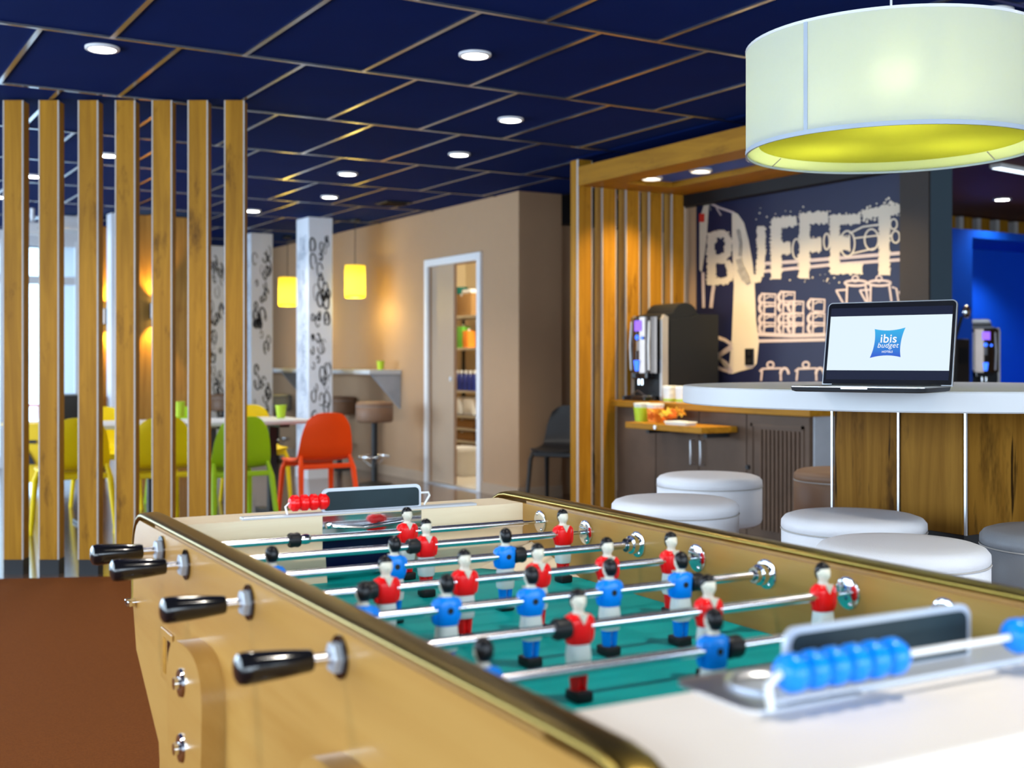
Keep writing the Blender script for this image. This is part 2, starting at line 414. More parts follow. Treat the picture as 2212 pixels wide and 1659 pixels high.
CH = {}
def kids(o): return [c for c in C.objects if c.parent == o]
def copy_tree(o, parent=None):
    c = o.copy(); C.objects.link(c); c.parent = parent
    for ch in list(o.children): copy_tree(ch, c)
    return c
def lamp(name, kind, loc, power, col, parent=None, **kw):
    l = bpy.data.lights.new(name, kind); l.energy = power; l.color = col
    for k, v in kw.items(): setattr(l, k, v)
    o = bpy.data.objects.new(name, l); C.objects.link(o); o.location = loc
    if parent: o.parent = parent
    return o

# ================================================================== THE SETTING
ZC = 2.65
fl = MB().bb(-3.6, 13.2, -3.6, 17.2, -0.12, 0.0).build('floor', 'floor'); tag(fl, 'glossy dark plank floor of the dining area', None, None, 'structure')
# carpet in front of the slat screen: its edge runs along the foot of the slats
DS = 6.70
def camg(l, d, z=0.0): return CF*d+CR*l+np.array([0, 0, z])
pc = [camg(-9.5, DS-0.02), camg(-1.45, DS-0.02), camg(-1.35, DS-0.02), camg(1.0, 6.0), camg(3.2, 3.0), camg(3.0, -3.0), camg(-3.6, -3.0), camg(-9.5, 3.0)]
pc = [(max(-3.3, p[0]), min(max(-3.3, p[1]), 8.9)) for p in pc]
cp = MB().prism(pc, 0.0, 0.012).build('floor', 'carpet'); tag(cp, 'brown carpet of the games corner', None, None, 'structure')

# ceiling: slab above, rails, cross tees and tiles
sl = MB().bb(-3.6, 13.2, -3.6, 17.2, ZC+0.06, ZC+0.18).build('ceiling', 'void'); tag(sl, 'navy suspended ceiling with metal grid', None, None, 'structure')
Y0, DY, DX = 4.37, 1.215, 0.613
YR0, YR1 = -2, 9
XL, XR = -3.5, 6.35
tile_me = MB().bb(0, DX-0.018, 0, DY-0.018, 0, 0.02).build('ceiling_tile', 'tile').data
bpy.data.objects.remove(bpy.data.objects['ceiling_tile'])
tee_me = MB().bb(-0.0115, 0.0115, 0.0, DY-0.023, -0.004, 0.03).build('cross_tee', 'tee').data
bpy.data.objects.remove(bpy.data.objects['cross_tee'])
for k in range(YR0, YR1):
    y = Y0+k*DY
    r = MB().bb(XL, XR, -0.0115, 0.0115, -0.005, 0.03).build('ceiling_rail', 'tee', sl, loc=(0, y, ZC))
    off = (1.25 if k % 2 == 0 else 0.945)
    i0 = int((XL-off)/DX)-1
    for i in range(i0, i0+22):
        x = off+i*DX
        if x < XL or x > XR: continue
        t = bpy.data.objects.new('cross_tee', tee_me); C.objects.link(t); t.parent = sl; t.location = (x, y+0.0115, ZC)
        if x+DX <= XR+0.01:
            t = bpy.data.objects.new('ceiling_tile', tile_me); C.objects.link(t); t.parent = sl; t.location = (x+0.009, y+0.009, ZC+0.004)
MB().bb(XR, 13.2, -3.6, 17.2, ZC, ZC+0.03).build('ceiling_panel', 'warmceil', sl)
MB().bb(4.85, XR, 4.9, 7.3, ZC-0.004, ZC-0.001).build('ceiling_panel', 'tile', sl)

# enclosing walls with the window bands that light the room
wl = struct('wall_left', 'white wall with a band of windows left of the camera')
MB().bb(-3.6, -3.5, -3.6, 17.2, 0, 0.45).build('wall_panel', 'white', wl)
MB().bb(-3.6, -3.5, -3.6, 17.2, 2.52, ZC+.06).build('wall_panel', 'white', wl)
for y0, y1 in ((-3.6, -1.15), (1.55, 1.85), (4.95, 5.25), (8.35, 9.2), (11.6, 11.9), (14.3, 17.2)):
    MB().bb(-3.6, -3.5, y0, y1, 0.45, 2.52).build('wall_panel', 'white', wl)
wb = struct('wall_rear', 'white wall with windows behind the camera')
MB().bb(-3.6, 13.2, -3.6, -3.5, 0, 0.6).build('wall_panel', 'white', wb)
MB().bb(-3.6, 13.2, -3.6, -3.5, 2.56, ZC+.06).build('wall_panel', 'white', wb)
for x0, x1 in ((-3.6, -2.75), (-.45, -.15), (2.15, 2.45), (4.75, 5.05), (7.35, 13.2)):
    MB().bb(x0, x1, -3.6, -3.5, 0.6, 2.56).build('wall_panel', 'white', wb)
we = MB().bb(13.1, 13.2, -3.6, 17.2, 0, ZC+.06).build('wall_east', 'beige'); tag(we, 'plain beige wall at the far right', None, None, 'structure')

# door wall (X = 5.38), with the sliding-door opening, and its return
XW = 5.38
DY0, DY1, DZ = 9.54, 10.52, 2.11
wr = struct('wall_right', 'beige wall with the sliding storage door')
MB().bb(XW, XW+.06, 8.84, DY0, 0, ZC+.06).build('wall_panel', 'beige', wr)
MB().bb(XW, XW+.12, DY1, 17.2, 0, ZC+.06).build('wall_panel', 'beige', wr)
MB().bb(XW, XW+.12, DY0, DY1, DZ, ZC+.06).build('wall_panel', 'beige', wr)
MB().bb(XW+.06, 5.82, 8.84, 8.96, 0, ZC+.06).build('wall_panel', 'beige', wr)
MB().bb(5.82, 7.2, 8.99, 9.09, 0, 2.40).build('wall_panel', 'beige', wr)
MB().bb(5.82, 7.2, 8.86, 9.09, 2.40, ZC+.06).build('bulkhead', 'blackwall', wr)
b = MB(); b.bb(XW-.015, XW, 8.84, DY0-.07, 0, .10).bb(XW-.015, XW, DY1+.07, 17.0, 0, .10).bb(XW-.015, 5.82, 8.825, 8.84, 0, .10)
tag(b.build('baseboard_right', 'base'), 'beige baseboard along the door wall', None, None, 'structure')
wf = MB().bb(2.95, 7.3, 17.1, 17.2, 0, ZC+.06).build('wall_far', 'beige'); tag(wf, 'beige wall at the far end of the dining area', None, None, 'structure')
# storage room shell
st = struct('wall_storage', 'cream walls of the small storage room behind the door')
MB().bb(7.2, 7.3, 9.0, 13.2, 0, ZC+.06).build('wall_panel', 'cream', st)
MB().bb(5.5, 7.2, 13.1, 13.2, 0, ZC+.06).build('wall_panel', 'cream', st)
MB().bb(5.39, 7.2, 9.1, 13.1, 0.0, 0.006).build('floor_panel', 'storefloor', st)
lamp('storage_lamp', 'POINT', (6.0, 10.6, 2.45), 150, (1.0, .92, .72), None, shadow_soft_size=.15)

# far window wall
YW = 14.4
ww = struct('wall_window', 'far wall of tall windows behind the slat screen')
MB().bb(-3.6, 3.05, YW, YW+.1, 2.57, ZC+.06).build('wall_panel', 'white', ww)
MB().bb(2.95, 3.05, YW, 17.1, 0, ZC+.06).build('wall_panel', 'white', ww)
xs = -3.5; n = 1
while xs < 2.8:
    x1 = min(xs+.80, 2.95)
    w = struct('window_%d' % n, 'tall white framed window with a small upper pane'); n += 1
    for (a, bq) in ((xs, xs+.09), (x1-.09, x1)):
        MB().bb(a, bq, YW-.02, YW+.07, 0, 2.57, bevel=.004).build('frame_post', 'white', w)
    for z0, z1 in ((0, .12), (2.06, 2.15), (2.49, 2.57)):
        MB().bb(xs+.09, x1-.09, YW-.015, YW+.065, z0, z1).build('frame_bar', 'white', w)
    MB().bb(xs+.09, x1-.09, YW+.02, YW+.03, .12, 2.06).build('pane', 'glass', w)
    MB().bb(xs+.09, x1-.09, YW+.02, YW+.03, 2.15, 2.49).build('pane', 'glass', w)
    xs = x1

# sliding door and its frame
fr = tag(bpy.data.objects.new('trim_1', None), 'white frame around the sliding storage door', None, None, 'structure'); C.objects.link(fr)
MB().bb(XW-.03, XW+.062, DY0-.07, DY0, 0, DZ+.07, bevel=.006).build('jamb', 'white', fr)
MB().bb(XW-.03, XW+.062, DY1, DY1+.07, 0, DZ+.07, bevel=.006).build('jamb', 'white', fr)
MB().bb(XW-.03, XW+.062, DY0, DY1, DZ, DZ+.07, bevel=.006).build('head_jamb', 'white', fr)
MB().bb(XW-.02, XW+.062, DY0, DY1, 0, .012).build('threshold', 'alu', fr)
d1 = struct('door_1', 'beige sliding door standing half open')
MB().bb(XW+.02, XW+.055, 10.06, DY1, .015, DZ, bevel=.003).build('door_leaf', 'base', d1)
MB().lathe([(0, -.004), (.022, -.004), (.022, .002), (.012, .002), (.010, -.001), (0, -.001)], 18, (XW+.018, 10.12, 1.02), 'X').build('finger_pull', 'alu', d1, 40)

# buffet back wall, bulkhead and pillar
XM = 5.95
wm = struct('wall_buffet', 'dark wall behind the buffet mural')
MB().bb(XM+.03, XM+.15, 5.12, 7.45, 0, ZC+.06).build('wall_panel', 'blackwall', wm)
MB().bb(XM-.10, XM+.03, 5.12, 7.45, 2.37, ZC).build('bulkhead', 'blackwall', wm)
MB().bb(XM-.005, XM+.03, 7.17, 7.45, 0, 2.37).build('wall_panel', 'beige', wm)
pl = struct('wall_pillar', 'slate grey pillar right of the mural')
MB().bb(5.86, 5.875, 4.9, 5.12, 0, ZC).build('pillar_face', 'dbrown', pl)
MB().bb(5.875, 6.07, 4.9, 5.12, 0, ZC).build('pillar_core', 'slatecol', pl)
MB().bb(6.07, 6.35, 5.02, 5.12, 0, 0.2).build('pillar_foot', 'slatecol', pl)
# right-hand servery: back wall
wv = struct('wall_servery', 'dark wall behind the blue servery niche')
MB().bb(7.3, 13.1, 8.15, 8.25, 0, ZC+.06).build('wall_panel', 'dbrown', wv)

# ================================================================== CEILING LIGHTS
def downlight(x, y, label, power=20.0, r=0.062, lit=True):
    t = thing('ceiling_downlight', label, 'downlight', (x, y, ZC), 0, 'recessed ceiling downlights')
    MB().lathe([(r+.016, 0.004), (r+.016, -.006), (r+.010, -.010), (r, -.010), (r-.004, -.002), (r-.004, .004)], 32).build('trim_ring', 'white', t, 40)
    MB().lathe([(0, -.0075), (r-.002, -.0075), (r-.002, -.002), (0, -.002)], 32).build('lens', 'lens', t)
    lamp('downlight_lamp', 'SPOT', (0, 0, -.02), power*4, (1.0, .93, .82), t, spot_size=math.radians(125), spot_blend=0.8, shadow_soft_size=.06)
    return t
for (px, py, lb) in ((221, 104, 'glowing ceiling downlight nearest the top left corner of the ceiling'),
                     (1026, 118, 'large glowing ceiling downlight at the top centre, left of the drum lamp'),
                     (1103, 258, 'second ceiling downlight from the camera in the row left of the buffet'),
                     (992, 333, 'third ceiling downlight in the row running beside the buffet beam'),
                     (751, 375, 'ceiling downlight above and left of the nearer yellow pendant'),
                     (712, 425, 'ceiling downlight over the top of the printed white pillar'),
                     (546, 455, 'small ceiling downlight beside the rightmost oak slat'),
                     (235, 335, 'ceiling downlight seen between the third and fourth oak slats'),
                     (71, 380, 'ceiling downlight seen between the two leftmost oak slats'),
                     (2148, 25, 'ceiling downlight just above the rim of the large drum lamp')):
    p = on_z(px, py, ZC); downlight(p[0], p[1], lb)
p = on_z(0, 425, ZC); downlight(p[0], p[1], 'ceiling downlight cut by the left edge, behind the leftmost slat')
p = on_z(2165, 430, ZC); downlight(p[0], p[1], 'ceiling downlight in the brown-tinted ceiling above the blue niche', 8)
for (x, y, lb) in ((1.27, 3.3, 'added unseen ceiling downlight above the far goal of the foosball table'), (1.27, 0.7, 'added unseen ceiling downlight above the near end of the foosball table'), (-.6, 2.0, 'added unseen ceiling downlight left of the foosball table'),
                   (2.9, 0.6, 'added unseen ceiling downlight above the stools by the foosball table'), (4.4, .8, 'added unseen ceiling downlight right of the round table'), (-.6, 4.6, 'added unseen ceiling downlight above the carpet left of the foosball table')):
    downlight(x, y, lb, 24)  # unseen downlights added for more light from above around the foosball table
v = on_z(850, 438, ZC)
t = thing('ceiling_vent', 'small dark square ceiling vent near the door wall', 'vent', (v[0], v[1], ZC))
MB().bb(-.13, .13, -.13, .13, -.012, .0, bevel=.003).build('frame', 'dmetal', t)
for k in range(5): MB().box((0, -.08+.04*k, -.016), (.2, .028, .004), rx=.5).build('slat', 'copperdark', t)

# ================================================================== LARGE DRUM PENDANT
dp = camg((1925-CXP)/FPX*3.5, 3.5)
R0 = 0.415; ZB, ZT = 1.80, 2.105
t = thing('drum_pendant_lamp', 'large white fabric drum lamp hanging over the round table', 'pendant lamp', (dp[0], dp[1], ZB))
h = ZT-ZB
MB().lathe([(R0, 0), (R0, h), (R0-.003, h), (R0-.003, 0)], 72, close=True).build('lamp_shade', 'shade', t, 40)
MB().lathe([(R0+.0015, -.002), (R0+.0015, .010), (R0-.004, .010), (R0-.004, -.002)], 72, close=True).build('bottom_trim', 'trimblue', t, 40)
MB().lathe([(R0+.0015, h-.006), (R0+.0015, h+.002), (R0-.004, h+.002), (R0-.004, h-.006)], 72, close=True).build('top_trim', 'whitepl', t, 40)
sa = math.atan2(-CF[1], -CF[0])
ang = sa-0.86
MB().box((R0*math.cos(ang), R0*math.sin(ang), h/2), (.003, .012, h-.01), rz=ang).build('shade_seam', 'trimblue', t)
MB().lathe([(0, .028), (R0-.038, .028), (R0-.038, .031), (0, .031)], 72).build('diffuser_disc', 'diffuser', t)
MB().lathe([(R0-.038, .027), (R0-.004, .004), (R0-.004, .007), (R0-.038, .032)], 72, close=True).build('diffuser_collar', 'shadein', t, 40)
for q in (.35, 2.0, 3.9, 5.2):
    a = sa+q
    MB().box(((R0-.025)*math.cos(a), (R0-.021)*math.sin(a), .0150), (.038, .0025, .003), rz=a, ry=.60).build('collar_seam', 'thread', t)
MB().tube([(0, 0, h-.02), (0, 0, ZC-ZB-.01)], .0035).build('cable', 'greymetal', t)
for k in range(3):
    a = 2*PI*k/3+.4
    MB().tube([(0, 0, h-.02), ((R0-.004)*math.cos(a), (R0-.004)*math.sin(a), h-.02)], .003).build('support_arm', 'greymetal', t)
MB().cyl((0, 0, ZC-ZB-.03), (0, 0, ZC-ZB), .06).build('ceiling_rose', 'whitepl', t)
for k in range(3):
    a = sa+2*PI*k/3-.26
    c = (.235*math.cos(a), .235*math.sin(a), h*.56)
    MB().tube([(0, 0, h-.02), (c[0]*.8, c[1]*.8, h-.04), (c[0], c[1], h*.56+.05)], .006, 8).build('bulb_arm', 'greymetal', t, 60)
    MB().cyl((c[0], c[1], c[2]+.03), (c[0], c[1], c[2]+.075), .018).build('bulb_socket', 'whitepl', t, 40)
    MB().sphere(c, .035).build('bulb', 'bulb', t, 60)
    lamp('drum_lamp_light', 'POINT', c, 7.5, (1.0, .96, .80), t, shadow_soft_size=.055)

# ================================================================== OAK SLAT SCREEN (left)
ss = thing('slat_screen', 'screen of tall oak slats on black feet at the left', 'slat screen')
SW, SD = 0.112, 0.10
for i, (x0, x1) in enumerate(((-150, -105), (-73, -28), (6, 50), (83, 127), (168, 212), (248, 292), (328, 371), (405, 449), (485, 527))):
    xc = (x0+x1)/2-CXP; l = xc/FPX*DS
    rz = -TH - math.radians(1.2*(8-i))*0.0
    p = camg(l, DS+SD/2)
    s = MB().bb(-SW/2+.006, SW/2-.006, -SD/2, SD/2, 0.085, ZC-.008).build('slat', 'oak', ss, loc=(p[0], p[1], 0), rz=rz)
    for e in (-1, 1):
        MB().bb(e*(SW/2-.006), e*(SW/2), -SD/2-.001, -SD/2+.012, 0.085, ZC-.008).build('edge_band', 'edge', s)
    MB().bb(-SW/2+.002, SW/2-.002, -SD/2+.006, SD/2-.006, 0, .085).build('foot', 'plinth', s)

# ================================================================== CHAIRS, STOOLS
def make_chair(mat):
    t = thing('dining_chair', 'chair', 'chair')
    prof = [(-.235, .815), (-.225, .74), (-.205, .64), (-.185, .55), (-.16, .495), (-.11, .465), (-.02, .450), (.10, .448), (.19, .455), (.225, .448)]
    wid = [.150, .178, .196, .208, .212, .212, .214, .214, .208, .195]
    def fn(a, b, t0, t1):
        q = (t0+(t1-t0)*a)*(len(prof)-1); i = min(int(q), len(prof)-2); fq = q-i
        # smooth
        y = prof[i][0]*(1-fq)+prof[i+1][0]*fq; z = prof[i][1]*(1-fq)+prof[i+1][1]*fq; w = wid[i]*(1-fq)+wid[i+1]*fq
        s = b*2-1
        zz = z; yy = y
        tt = q/(len(prof)-1)
        if tt < .5:
            yy += .045*s*s*(1-tt*1.2)
            if tt < .22: zz -= (abs(s)**4)*.055*(1-tt/.22)
        else:
            zz += .012*s*s
            if tt > .85: yy -= (abs(s)**4)*.05*(tt-.85)/.15
        return (s*w, yy, zz)
    MB().sheet(lambda a, b: fn(a, b, 0, .52), 13, 13, .012).build('backrest', mat, t, 50)
    MB().sheet(lambda a, b: fn(a, b, .50, 1.0), 11, 13, .014).build('seat', mat, t, 50)
    for sx in (-1, 1):
        MB().tube([(sx*.19, -.15, .50), (sx*.205, -.19, .40), (sx*.23, -.26, 0.0)], [.014, .021, .015], 10).build('leg', mat, t, 60)
        MB().tube([(sx*.18, .17, .447), (sx*.195, .195, .38), (sx*.215, .235, 0.0)], [.016, .021, .015], 10).build('leg', mat, t, 60)
    MB().bb(-.19, .19, -.19, -.165, .405, .44, bevel=.006).build('rear_rail', mat, t)
    MB().bb(-.185, .185, .165, .19, .405, .445, bevel=.006).build('front_rail', mat, t)
    return t
PC = {}
def chair(mat, x, y, rz, label):
    if mat not in PC: t = PC[mat] = make_chair(mat)
    else: t = copy_tree(PC[mat])
    t.location = (x, y, 0); t.rotation_euler = (0, 0, rz); tag(t, label, 'chair', 'moulded plastic dining chairs')
    return t
# near side of the long table (facing +Y), far side (facing -Y)
chair('cred', 3.36, 8.40, .02, 'orange-red plastic chair with rounded back at the near end of the white table')
chair('cgreen', 2.63, 8.12, .05, 'lime green plastic chair seen from behind, next to the red chair')
chair('cyellow', 2.15, 8.32, 0, 'dull yellow chair seen from behind between the fourth and fifth slats')
chair('cyellow', 1.64, 8.50, .04, 'bright yellow chair seen from behind between the third and fourth slats')
chair('cyellow', 3.38, 9.80, PI, 'yellow chair facing us behind the right end of the white table')
chair('cgreen', 2.79, 9.95, PI, 'lime green chair facing us behind the white table, between two slats')
chair('cyellow', 2.20, 10.0, PI, 'yellow chair facing us behind the middle of the white table')
chair('cblack', 5.50, 8.36, PI-.95, 'charcoal plastic chair standing against the beige wall by the buffet')

def table(x0, x1, y0, y1, label):
    t = thing('dining_table', label, 'table', ((x0+x1)/2, (y0+y1)/2, 0))
    a = (x1-x0)/2; b = (y1-y0)/2
    MB().bb(-a, a, -b, b, .71, .74, bevel=.006).build('tabletop', 'laminate', t, 40)
    for s in (-1, 1):
        c = MB().bb(s*(a-.22)-.03, s*(a-.22)+.03, -.03, .03, .02, .71).build('leg', 'dmetal', t)
        MB().bb(s*(a-.22)-.04, s*(a-.22)+.04, -b+.06, b-.06, 0, .025, bevel=.004).build('foot_bar', 'dmetal', t)
        MB().bb(s*(a-.22)-.04, s*(a-.22)+.04, -b+.06, b-.06, .685, .71).build('top_bracket', 'dmetal', t)
    return t
table(1.62, 2.53, 8.70, 9.38, 'white dining table behind the slat screen, left of its twin')
table(2.54, 3.46, 8.70, 9.38, 'white dining table ending beside the red chair')
def cup(x, y, z, label, r=.036, h=.09):
    t = thing('plastic_cup', label, 'cup', (x, y, z), 0, 'lime green plastic cups')
    MB().lathe([(0, 0), (r*.72, 0), (r, h), (r-.003, h), (r*.70, .004), (0, .004)], 24).build('cup_wall', 'cupgreen', t, 40)
    MB().lathe([(r-.002, h-.004), (r+.003, h-.004), (r+.003, h+.002), (r-.002, h+.002)], 24, close=True).build('rim', 'cupgreen', t)
    return t
p = on_z(607, 903, .74); cup(p[0], p[1], .74, 'lime green cup on the white table left of the red chair', .044, .10)
p = on_z(388, 900, .74); cup(p[0], p[1], .74, 'lime green cup on the white table seen between two slats', .044, .12)

def stool(x, y, label, mat, r=.21, top=.735, dh=.20, group='drum seat bar stools', rz=0):
    t = thing('bar_stool', label, 'bar stool', (x, y, 0), rz, group)
    prof = [(0, 0), (r-.02, 0), (r-.006, .008), (r, .024), (r, dh-.052), (r-.002, dh-.050)]
    MB().lathe([(q, top-dh+z) for q, z in prof]+[(r-.004, top-.048), (0, top-.048)], 56).build('seat', mat, t, 50)
    MB().lathe([(q, top+z) for q, z in [(0, -.048), (r-.004, -.048), (r+.001, -.040), (r, -.022), (r-.010, -.010), (r-.03, -.003), (r*.6, 0), (0, .002)]], 56).build('seat_cushion', mat, t, 50)
    MB().tube([((r+.0005)*math.cos(2*PI*k/48), (r+.0005)*math.sin(2*PI*k/48), top-.047) for k in range(48)], .0022, 6, closed=True).build('seam', 'thread', t, 60)
    MB().cyl((0, 0, .03), (0, 0, top-dh), .03).build('pole', 'dmetal', t, 40)
    MB().lathe([(0, 0), (r*.95, 0), (r*.95, .008), (r*.7, .016), (.04, .03), (0, .03)], 40).build('base_plate', 'dmetal', t, 40)
    fr = MB().tube([((r*.85)*math.cos(2*PI*k/36), (r*.85)*math.sin(2*PI*k/36), .27) for k in range(36)], .010, 8, closed=True).build('foot_ring', 'chrome', t, 60)
    for k in range(3):
        a = 2*PI*k/3+.3
        MB().tube([(.028*math.cos(a), .028*math.sin(a), .17), (r*.85*math.cos(a), r*.85*math.sin(a), .27)], .007, 8).build('ring_strut', 'chrome', fr, 60)
    return t
def stool_px(px, py, w, label, mat, r=.21):
    d = 2*r*FPX/w; p = at_d(px, py, d); return stool(p[0], p[1], label, mat, r, .735)
stool_px(1458, 1085, 273, 'white drum seat stool behind the gold rail, leftmost of the white ones', 'leather')
stool_px(1532, 1027, 225, 'white drum seat stool standing farthest back, by the buffet cabinet', 'leather')
stool_px(1843, 1116, 304, 'white drum seat stool in front of the oak table base', 'leather')
stool_px(1948, 1166, 360, 'white drum seat stool nearest the gold rail', 'leather')
stool_px(2295, 1185, 335, 'dark grey drum seat stool cut by the right edge', 'leatherg')
stool_px(1825, 1018, 215, 'brown drum seat stool half hidden behind the oak table base', 'leatherb')
stool_px(2300, 1040, 225, 'brown drum seat stool at the right edge, beside the oak base', 'leatherb')
# bar stools at the wall shelf
p = on_z(809, 1046, 0); stool(p[0], p[1], 'brown bar stool with black pole and chrome foot ring under the wall shelf', 'leatherb', .18, .80, .20)
p = on_y(733, 876, 12.4); stool(p[0], 12.4, 'brown bar stool partly hidden behind the red chair', 'leatherb', .18, .80, .20)
p = on_y(598, 860, 13.6); stool(p[0], 13.6, 'dark grey bar stool beside the second printed pillar', 'leatherg', .18, .80, .20)
p = on_y(475, 885, 14.2); stool(p[0], 14.0, 'brown bar stool far back, seen past the rightmost slat', 'leatherb', .18, .80, .20)

# ================================================================== DINING AREA BACKGROUND
# wall shelf
t = thing('wall_shelf', 'long white bar shelf fixed to the beige wall', 'shelf', (XW, 11.15, 0))
MB().bb(-.36, -.002, 0, 5.6, 1.055, 1.10, bevel=.004).build('shelf_board', 'laminate', t)
for y in (.02, 2.6, 5.0): MB().prism([(-.002, .70), (-.002, 1.055), (-.33, 1.055)], y, y+.03, 'XZ').build('bracket', 'stonel', t)
p = on_x(822, 798, 5.2); cup(p[0], p[1], 1.10, 'lime green cup standing on the white wall shelf', .04, .09)
# small yellow pendants
def pendant(x, y, z, label, r=.105, h=.33):
    t = thing('cylinder_pendant_lamp', label, 'pendant lamp', (x, y, z), 0, 'yellow cylinder pendants')
    MB().lathe([(r, -h/2), (r, h/2), (r-.004, h/2), (r-.004, -h/2)], 32, close=True).build('lamp_shade', 'pendshade', t, 40)
    MB().lathe([(r+.001, -h/2), (r+.001, -h/2+.012), (r-.005, -h/2+.012), (r-.005, -h/2)], 32, close=True).build('rim', 'cyellow', t, 40)
    MB().lathe([(r*.55, -h*.34), (r*.62, 0), (r*.4, h*.3), (0, h*.34), (0, -h*.36)], 24).build('bulb', 'pendcore', t, 60)
    MB().tube([(0, 0, h/2-.02), (0, 0, ZC-z-.01)], .004, 6).build('cable', 'dmetal', t)
    MB().cyl((0, 0, ZC-z-.025), (0, 0, ZC-z), .05).build('ceiling_rose', 'dmetal', t)
    lamp('pendant_light', 'POINT', (0, 0, -h/2-.06), 7, (1.0, .74, .20), t, shadow_soft_size=.08)
    lamp('pendant_light', 'POINT', (0, 0, h*.30), 9, (1.0, .80, .26), t, shadow_soft_size=.03)
    lamp('pendant_light', 'POINT', (0, 0, -h*.40), 9, (1.0, .84, .36), t, shadow_soft_size=.03)
q = on_x(767, 608, 5.0); pendant(q[0], q[1], q[2], 'lit yellow cylinder pendant hanging right of the printed pillar')
q = on_x(621, 630, 5.0); pendant(q[0], q[1], q[2], 'lit yellow cylinder pendant hanging left of the printed pillar')
# printed white pillars
def ribbon(mb, pts, w, face, off):
    # flat stroke of width w on a plane; pts 2-D; face maps (a,b,h)->xyz
    n = len(pts)
    L = []; Rr = []
    for i in range(n):
        a = pts[max(i-1, 0)]; b = pts[min(i+1, n-1)]
        dx, dy = b[0]-a[0], b[1]-a[1]; q = math.hypot(dx, dy) or 1
        nx, ny = -dy/q*w/2, dx/q*w/2
        L.append((pts[i][0]+nx, pts[i][1]+ny)); Rr.append((pts[i][0]-nx, pts[i][1]-ny))
    v = [face(*p, off) for p in L]+[face(*p, off) for p in Rr]
    f = [(i, i+1, n+i+1, n+i) for i in range(n-1)]
    mb._add(v, f)
def printed_pillar(x0, x1, y0, y1, label, seed):
    rnd = random.Random(seed)
    t = thing('printed_pillar', label, 'pillar', ((x0+x1)/2, (y0+y1)/2, 0), 0, 'printed white pillars')
    a = (x1-x0)/2; b = (y1-y0)/2
    MB().bb(-a, a, -b, b, 0, ZC, bevel=.004).build('shaft', 'pillar', t)
    MB().bb(-a-.008, a+.008, -b-.008, b+.008, 0, .1).build('skirting', 'white', t)
    m1 = MB(); m2 = MB()
    fx = lambda s, z, o: (-a-o, s, z); fy = lambda s, z, o: (s, -b-o, z)
    for k in range(46):   # bold black figures on the -Y face
        z = rnd.uniform(.45, 2.45); s = rnd.uniform(-a*.7, a*.7); r = rnd.uniform(.02, .07)
        a0 = rnd.uniform(0, 6); pts = []
        for j in range(14):
            q = a0+j*.42; pts.append((max(-a*.95, min(a*.95, s+r*math.cos(q)*(1-j*.03)*.6)), z+r*math.sin(q)*(1+j*.03)))
        ribbon(m1, pts, rnd.uniform(.006, .02), fy, .0016)
    for k in range(60):   # pale outline drawing on the -X face
        z = rnd.uniform(.3, 2.4); s = rnd.uniform(-b*.7, b*.7); r = rnd.uniform(.03, .12); a0 = rnd.uniform(0, 6); pts = []
        for j in range(16):
            q = a0+j*.3; pts.append((max(-b*.95, min(b*.95, s+r*math.cos(q)*.7)), z+r*math.sin(q)*(1+j*.05)))
        ribbon(m2, pts, rnd.uniform(.003, .007), fx, .0016)
    m1.build('printed_drawing', 'ink', t); m2.build('printed_drawing', 'greyink', t)
    return t
printed_pillar(4.50, 4.76, 11.48, 11.82, 'white pillar with printed drawing, nearest of the printed pillars', 1)
printed_pillar(4.50, 4.76, 13.25, 13.6, 'second white printed pillar, just right of the rightmost slat', 2)
printed_pillar(4.50, 4.76, 15.0, 15.35, 'farthest white printed pillar, half hidden by the rightmost slat', 3)
# oak partition with up-and-down wall lamps
t = thing('oak_partition', 'oak clad partition with wall lamps behind the slats', 'partition', (3.3, 12.2, 0))
for k in range(4): MB().bb(-.32+k*.16, -.32+(k+1)*.16-.004, 0, .08, 0, ZC-.003).build('plank', 'oakwall', t)
t = thing('oak_partition', 'narrow oak panel left of the bigger oak partition', 'partition', (2.70, 12.55, 0))
for k in range(2): MB().bb(-.16+k*.13, -.16+(k+1)*.13-.004, 0, .08, 0, 2.55).build('plank', 'oakwall', t)
t = thing('white_column', 'plain white column between the two oak partitions', 'column', (2.745, 12.2, 0))
MB().bb(-.045, .045, -.09, .09, 0, ZC-.008, bevel=.005).build('shaft', 'pillar', t)
MB().bb(-.052, .052, -.097, .097, 0, .09).build('skirting', 'white', t)
def sconce(x, y, z, label):
    t = thing('wall_sconce', label, 'wall lamp', (x, y, z), 0, 'up and down wall lamps')
    MB().lathe([(.045, -.075), (.045, .075), (.040, .075), (.038, -.075)], 24, (0, -.07, 0), close=True).build('body', 'copperdark', t, 40)
    MB().bb(-.03, .03, -.03, 0, -.04, .04).build('mount', 'copperdark', t)
    for s in (-1, 1):
        MB().lathe([(0, s*.066), (.037, s*.066), (.037, s*.060), (0, s*.060)], 20, (0, -.07, 0)).build('lens', 'pendcore', t)
        l = lamp('sconce_light', 'SPOT', (0, -.07, s*.078), 60, (1.0, .62, .12), t, spot_size=math.radians(80), spot_blend=.6, shadow_soft_size=.03)
        l.rotation_euler = (0 if s < 0 else PI, 0, 0)
sconce(3.12, 12.2, 1.69, 'up and down wall lamp on the wider oak partition')
sconce(2.735, 12.55, 1.64, 'up and down wall lamp on the narrow oak panel')
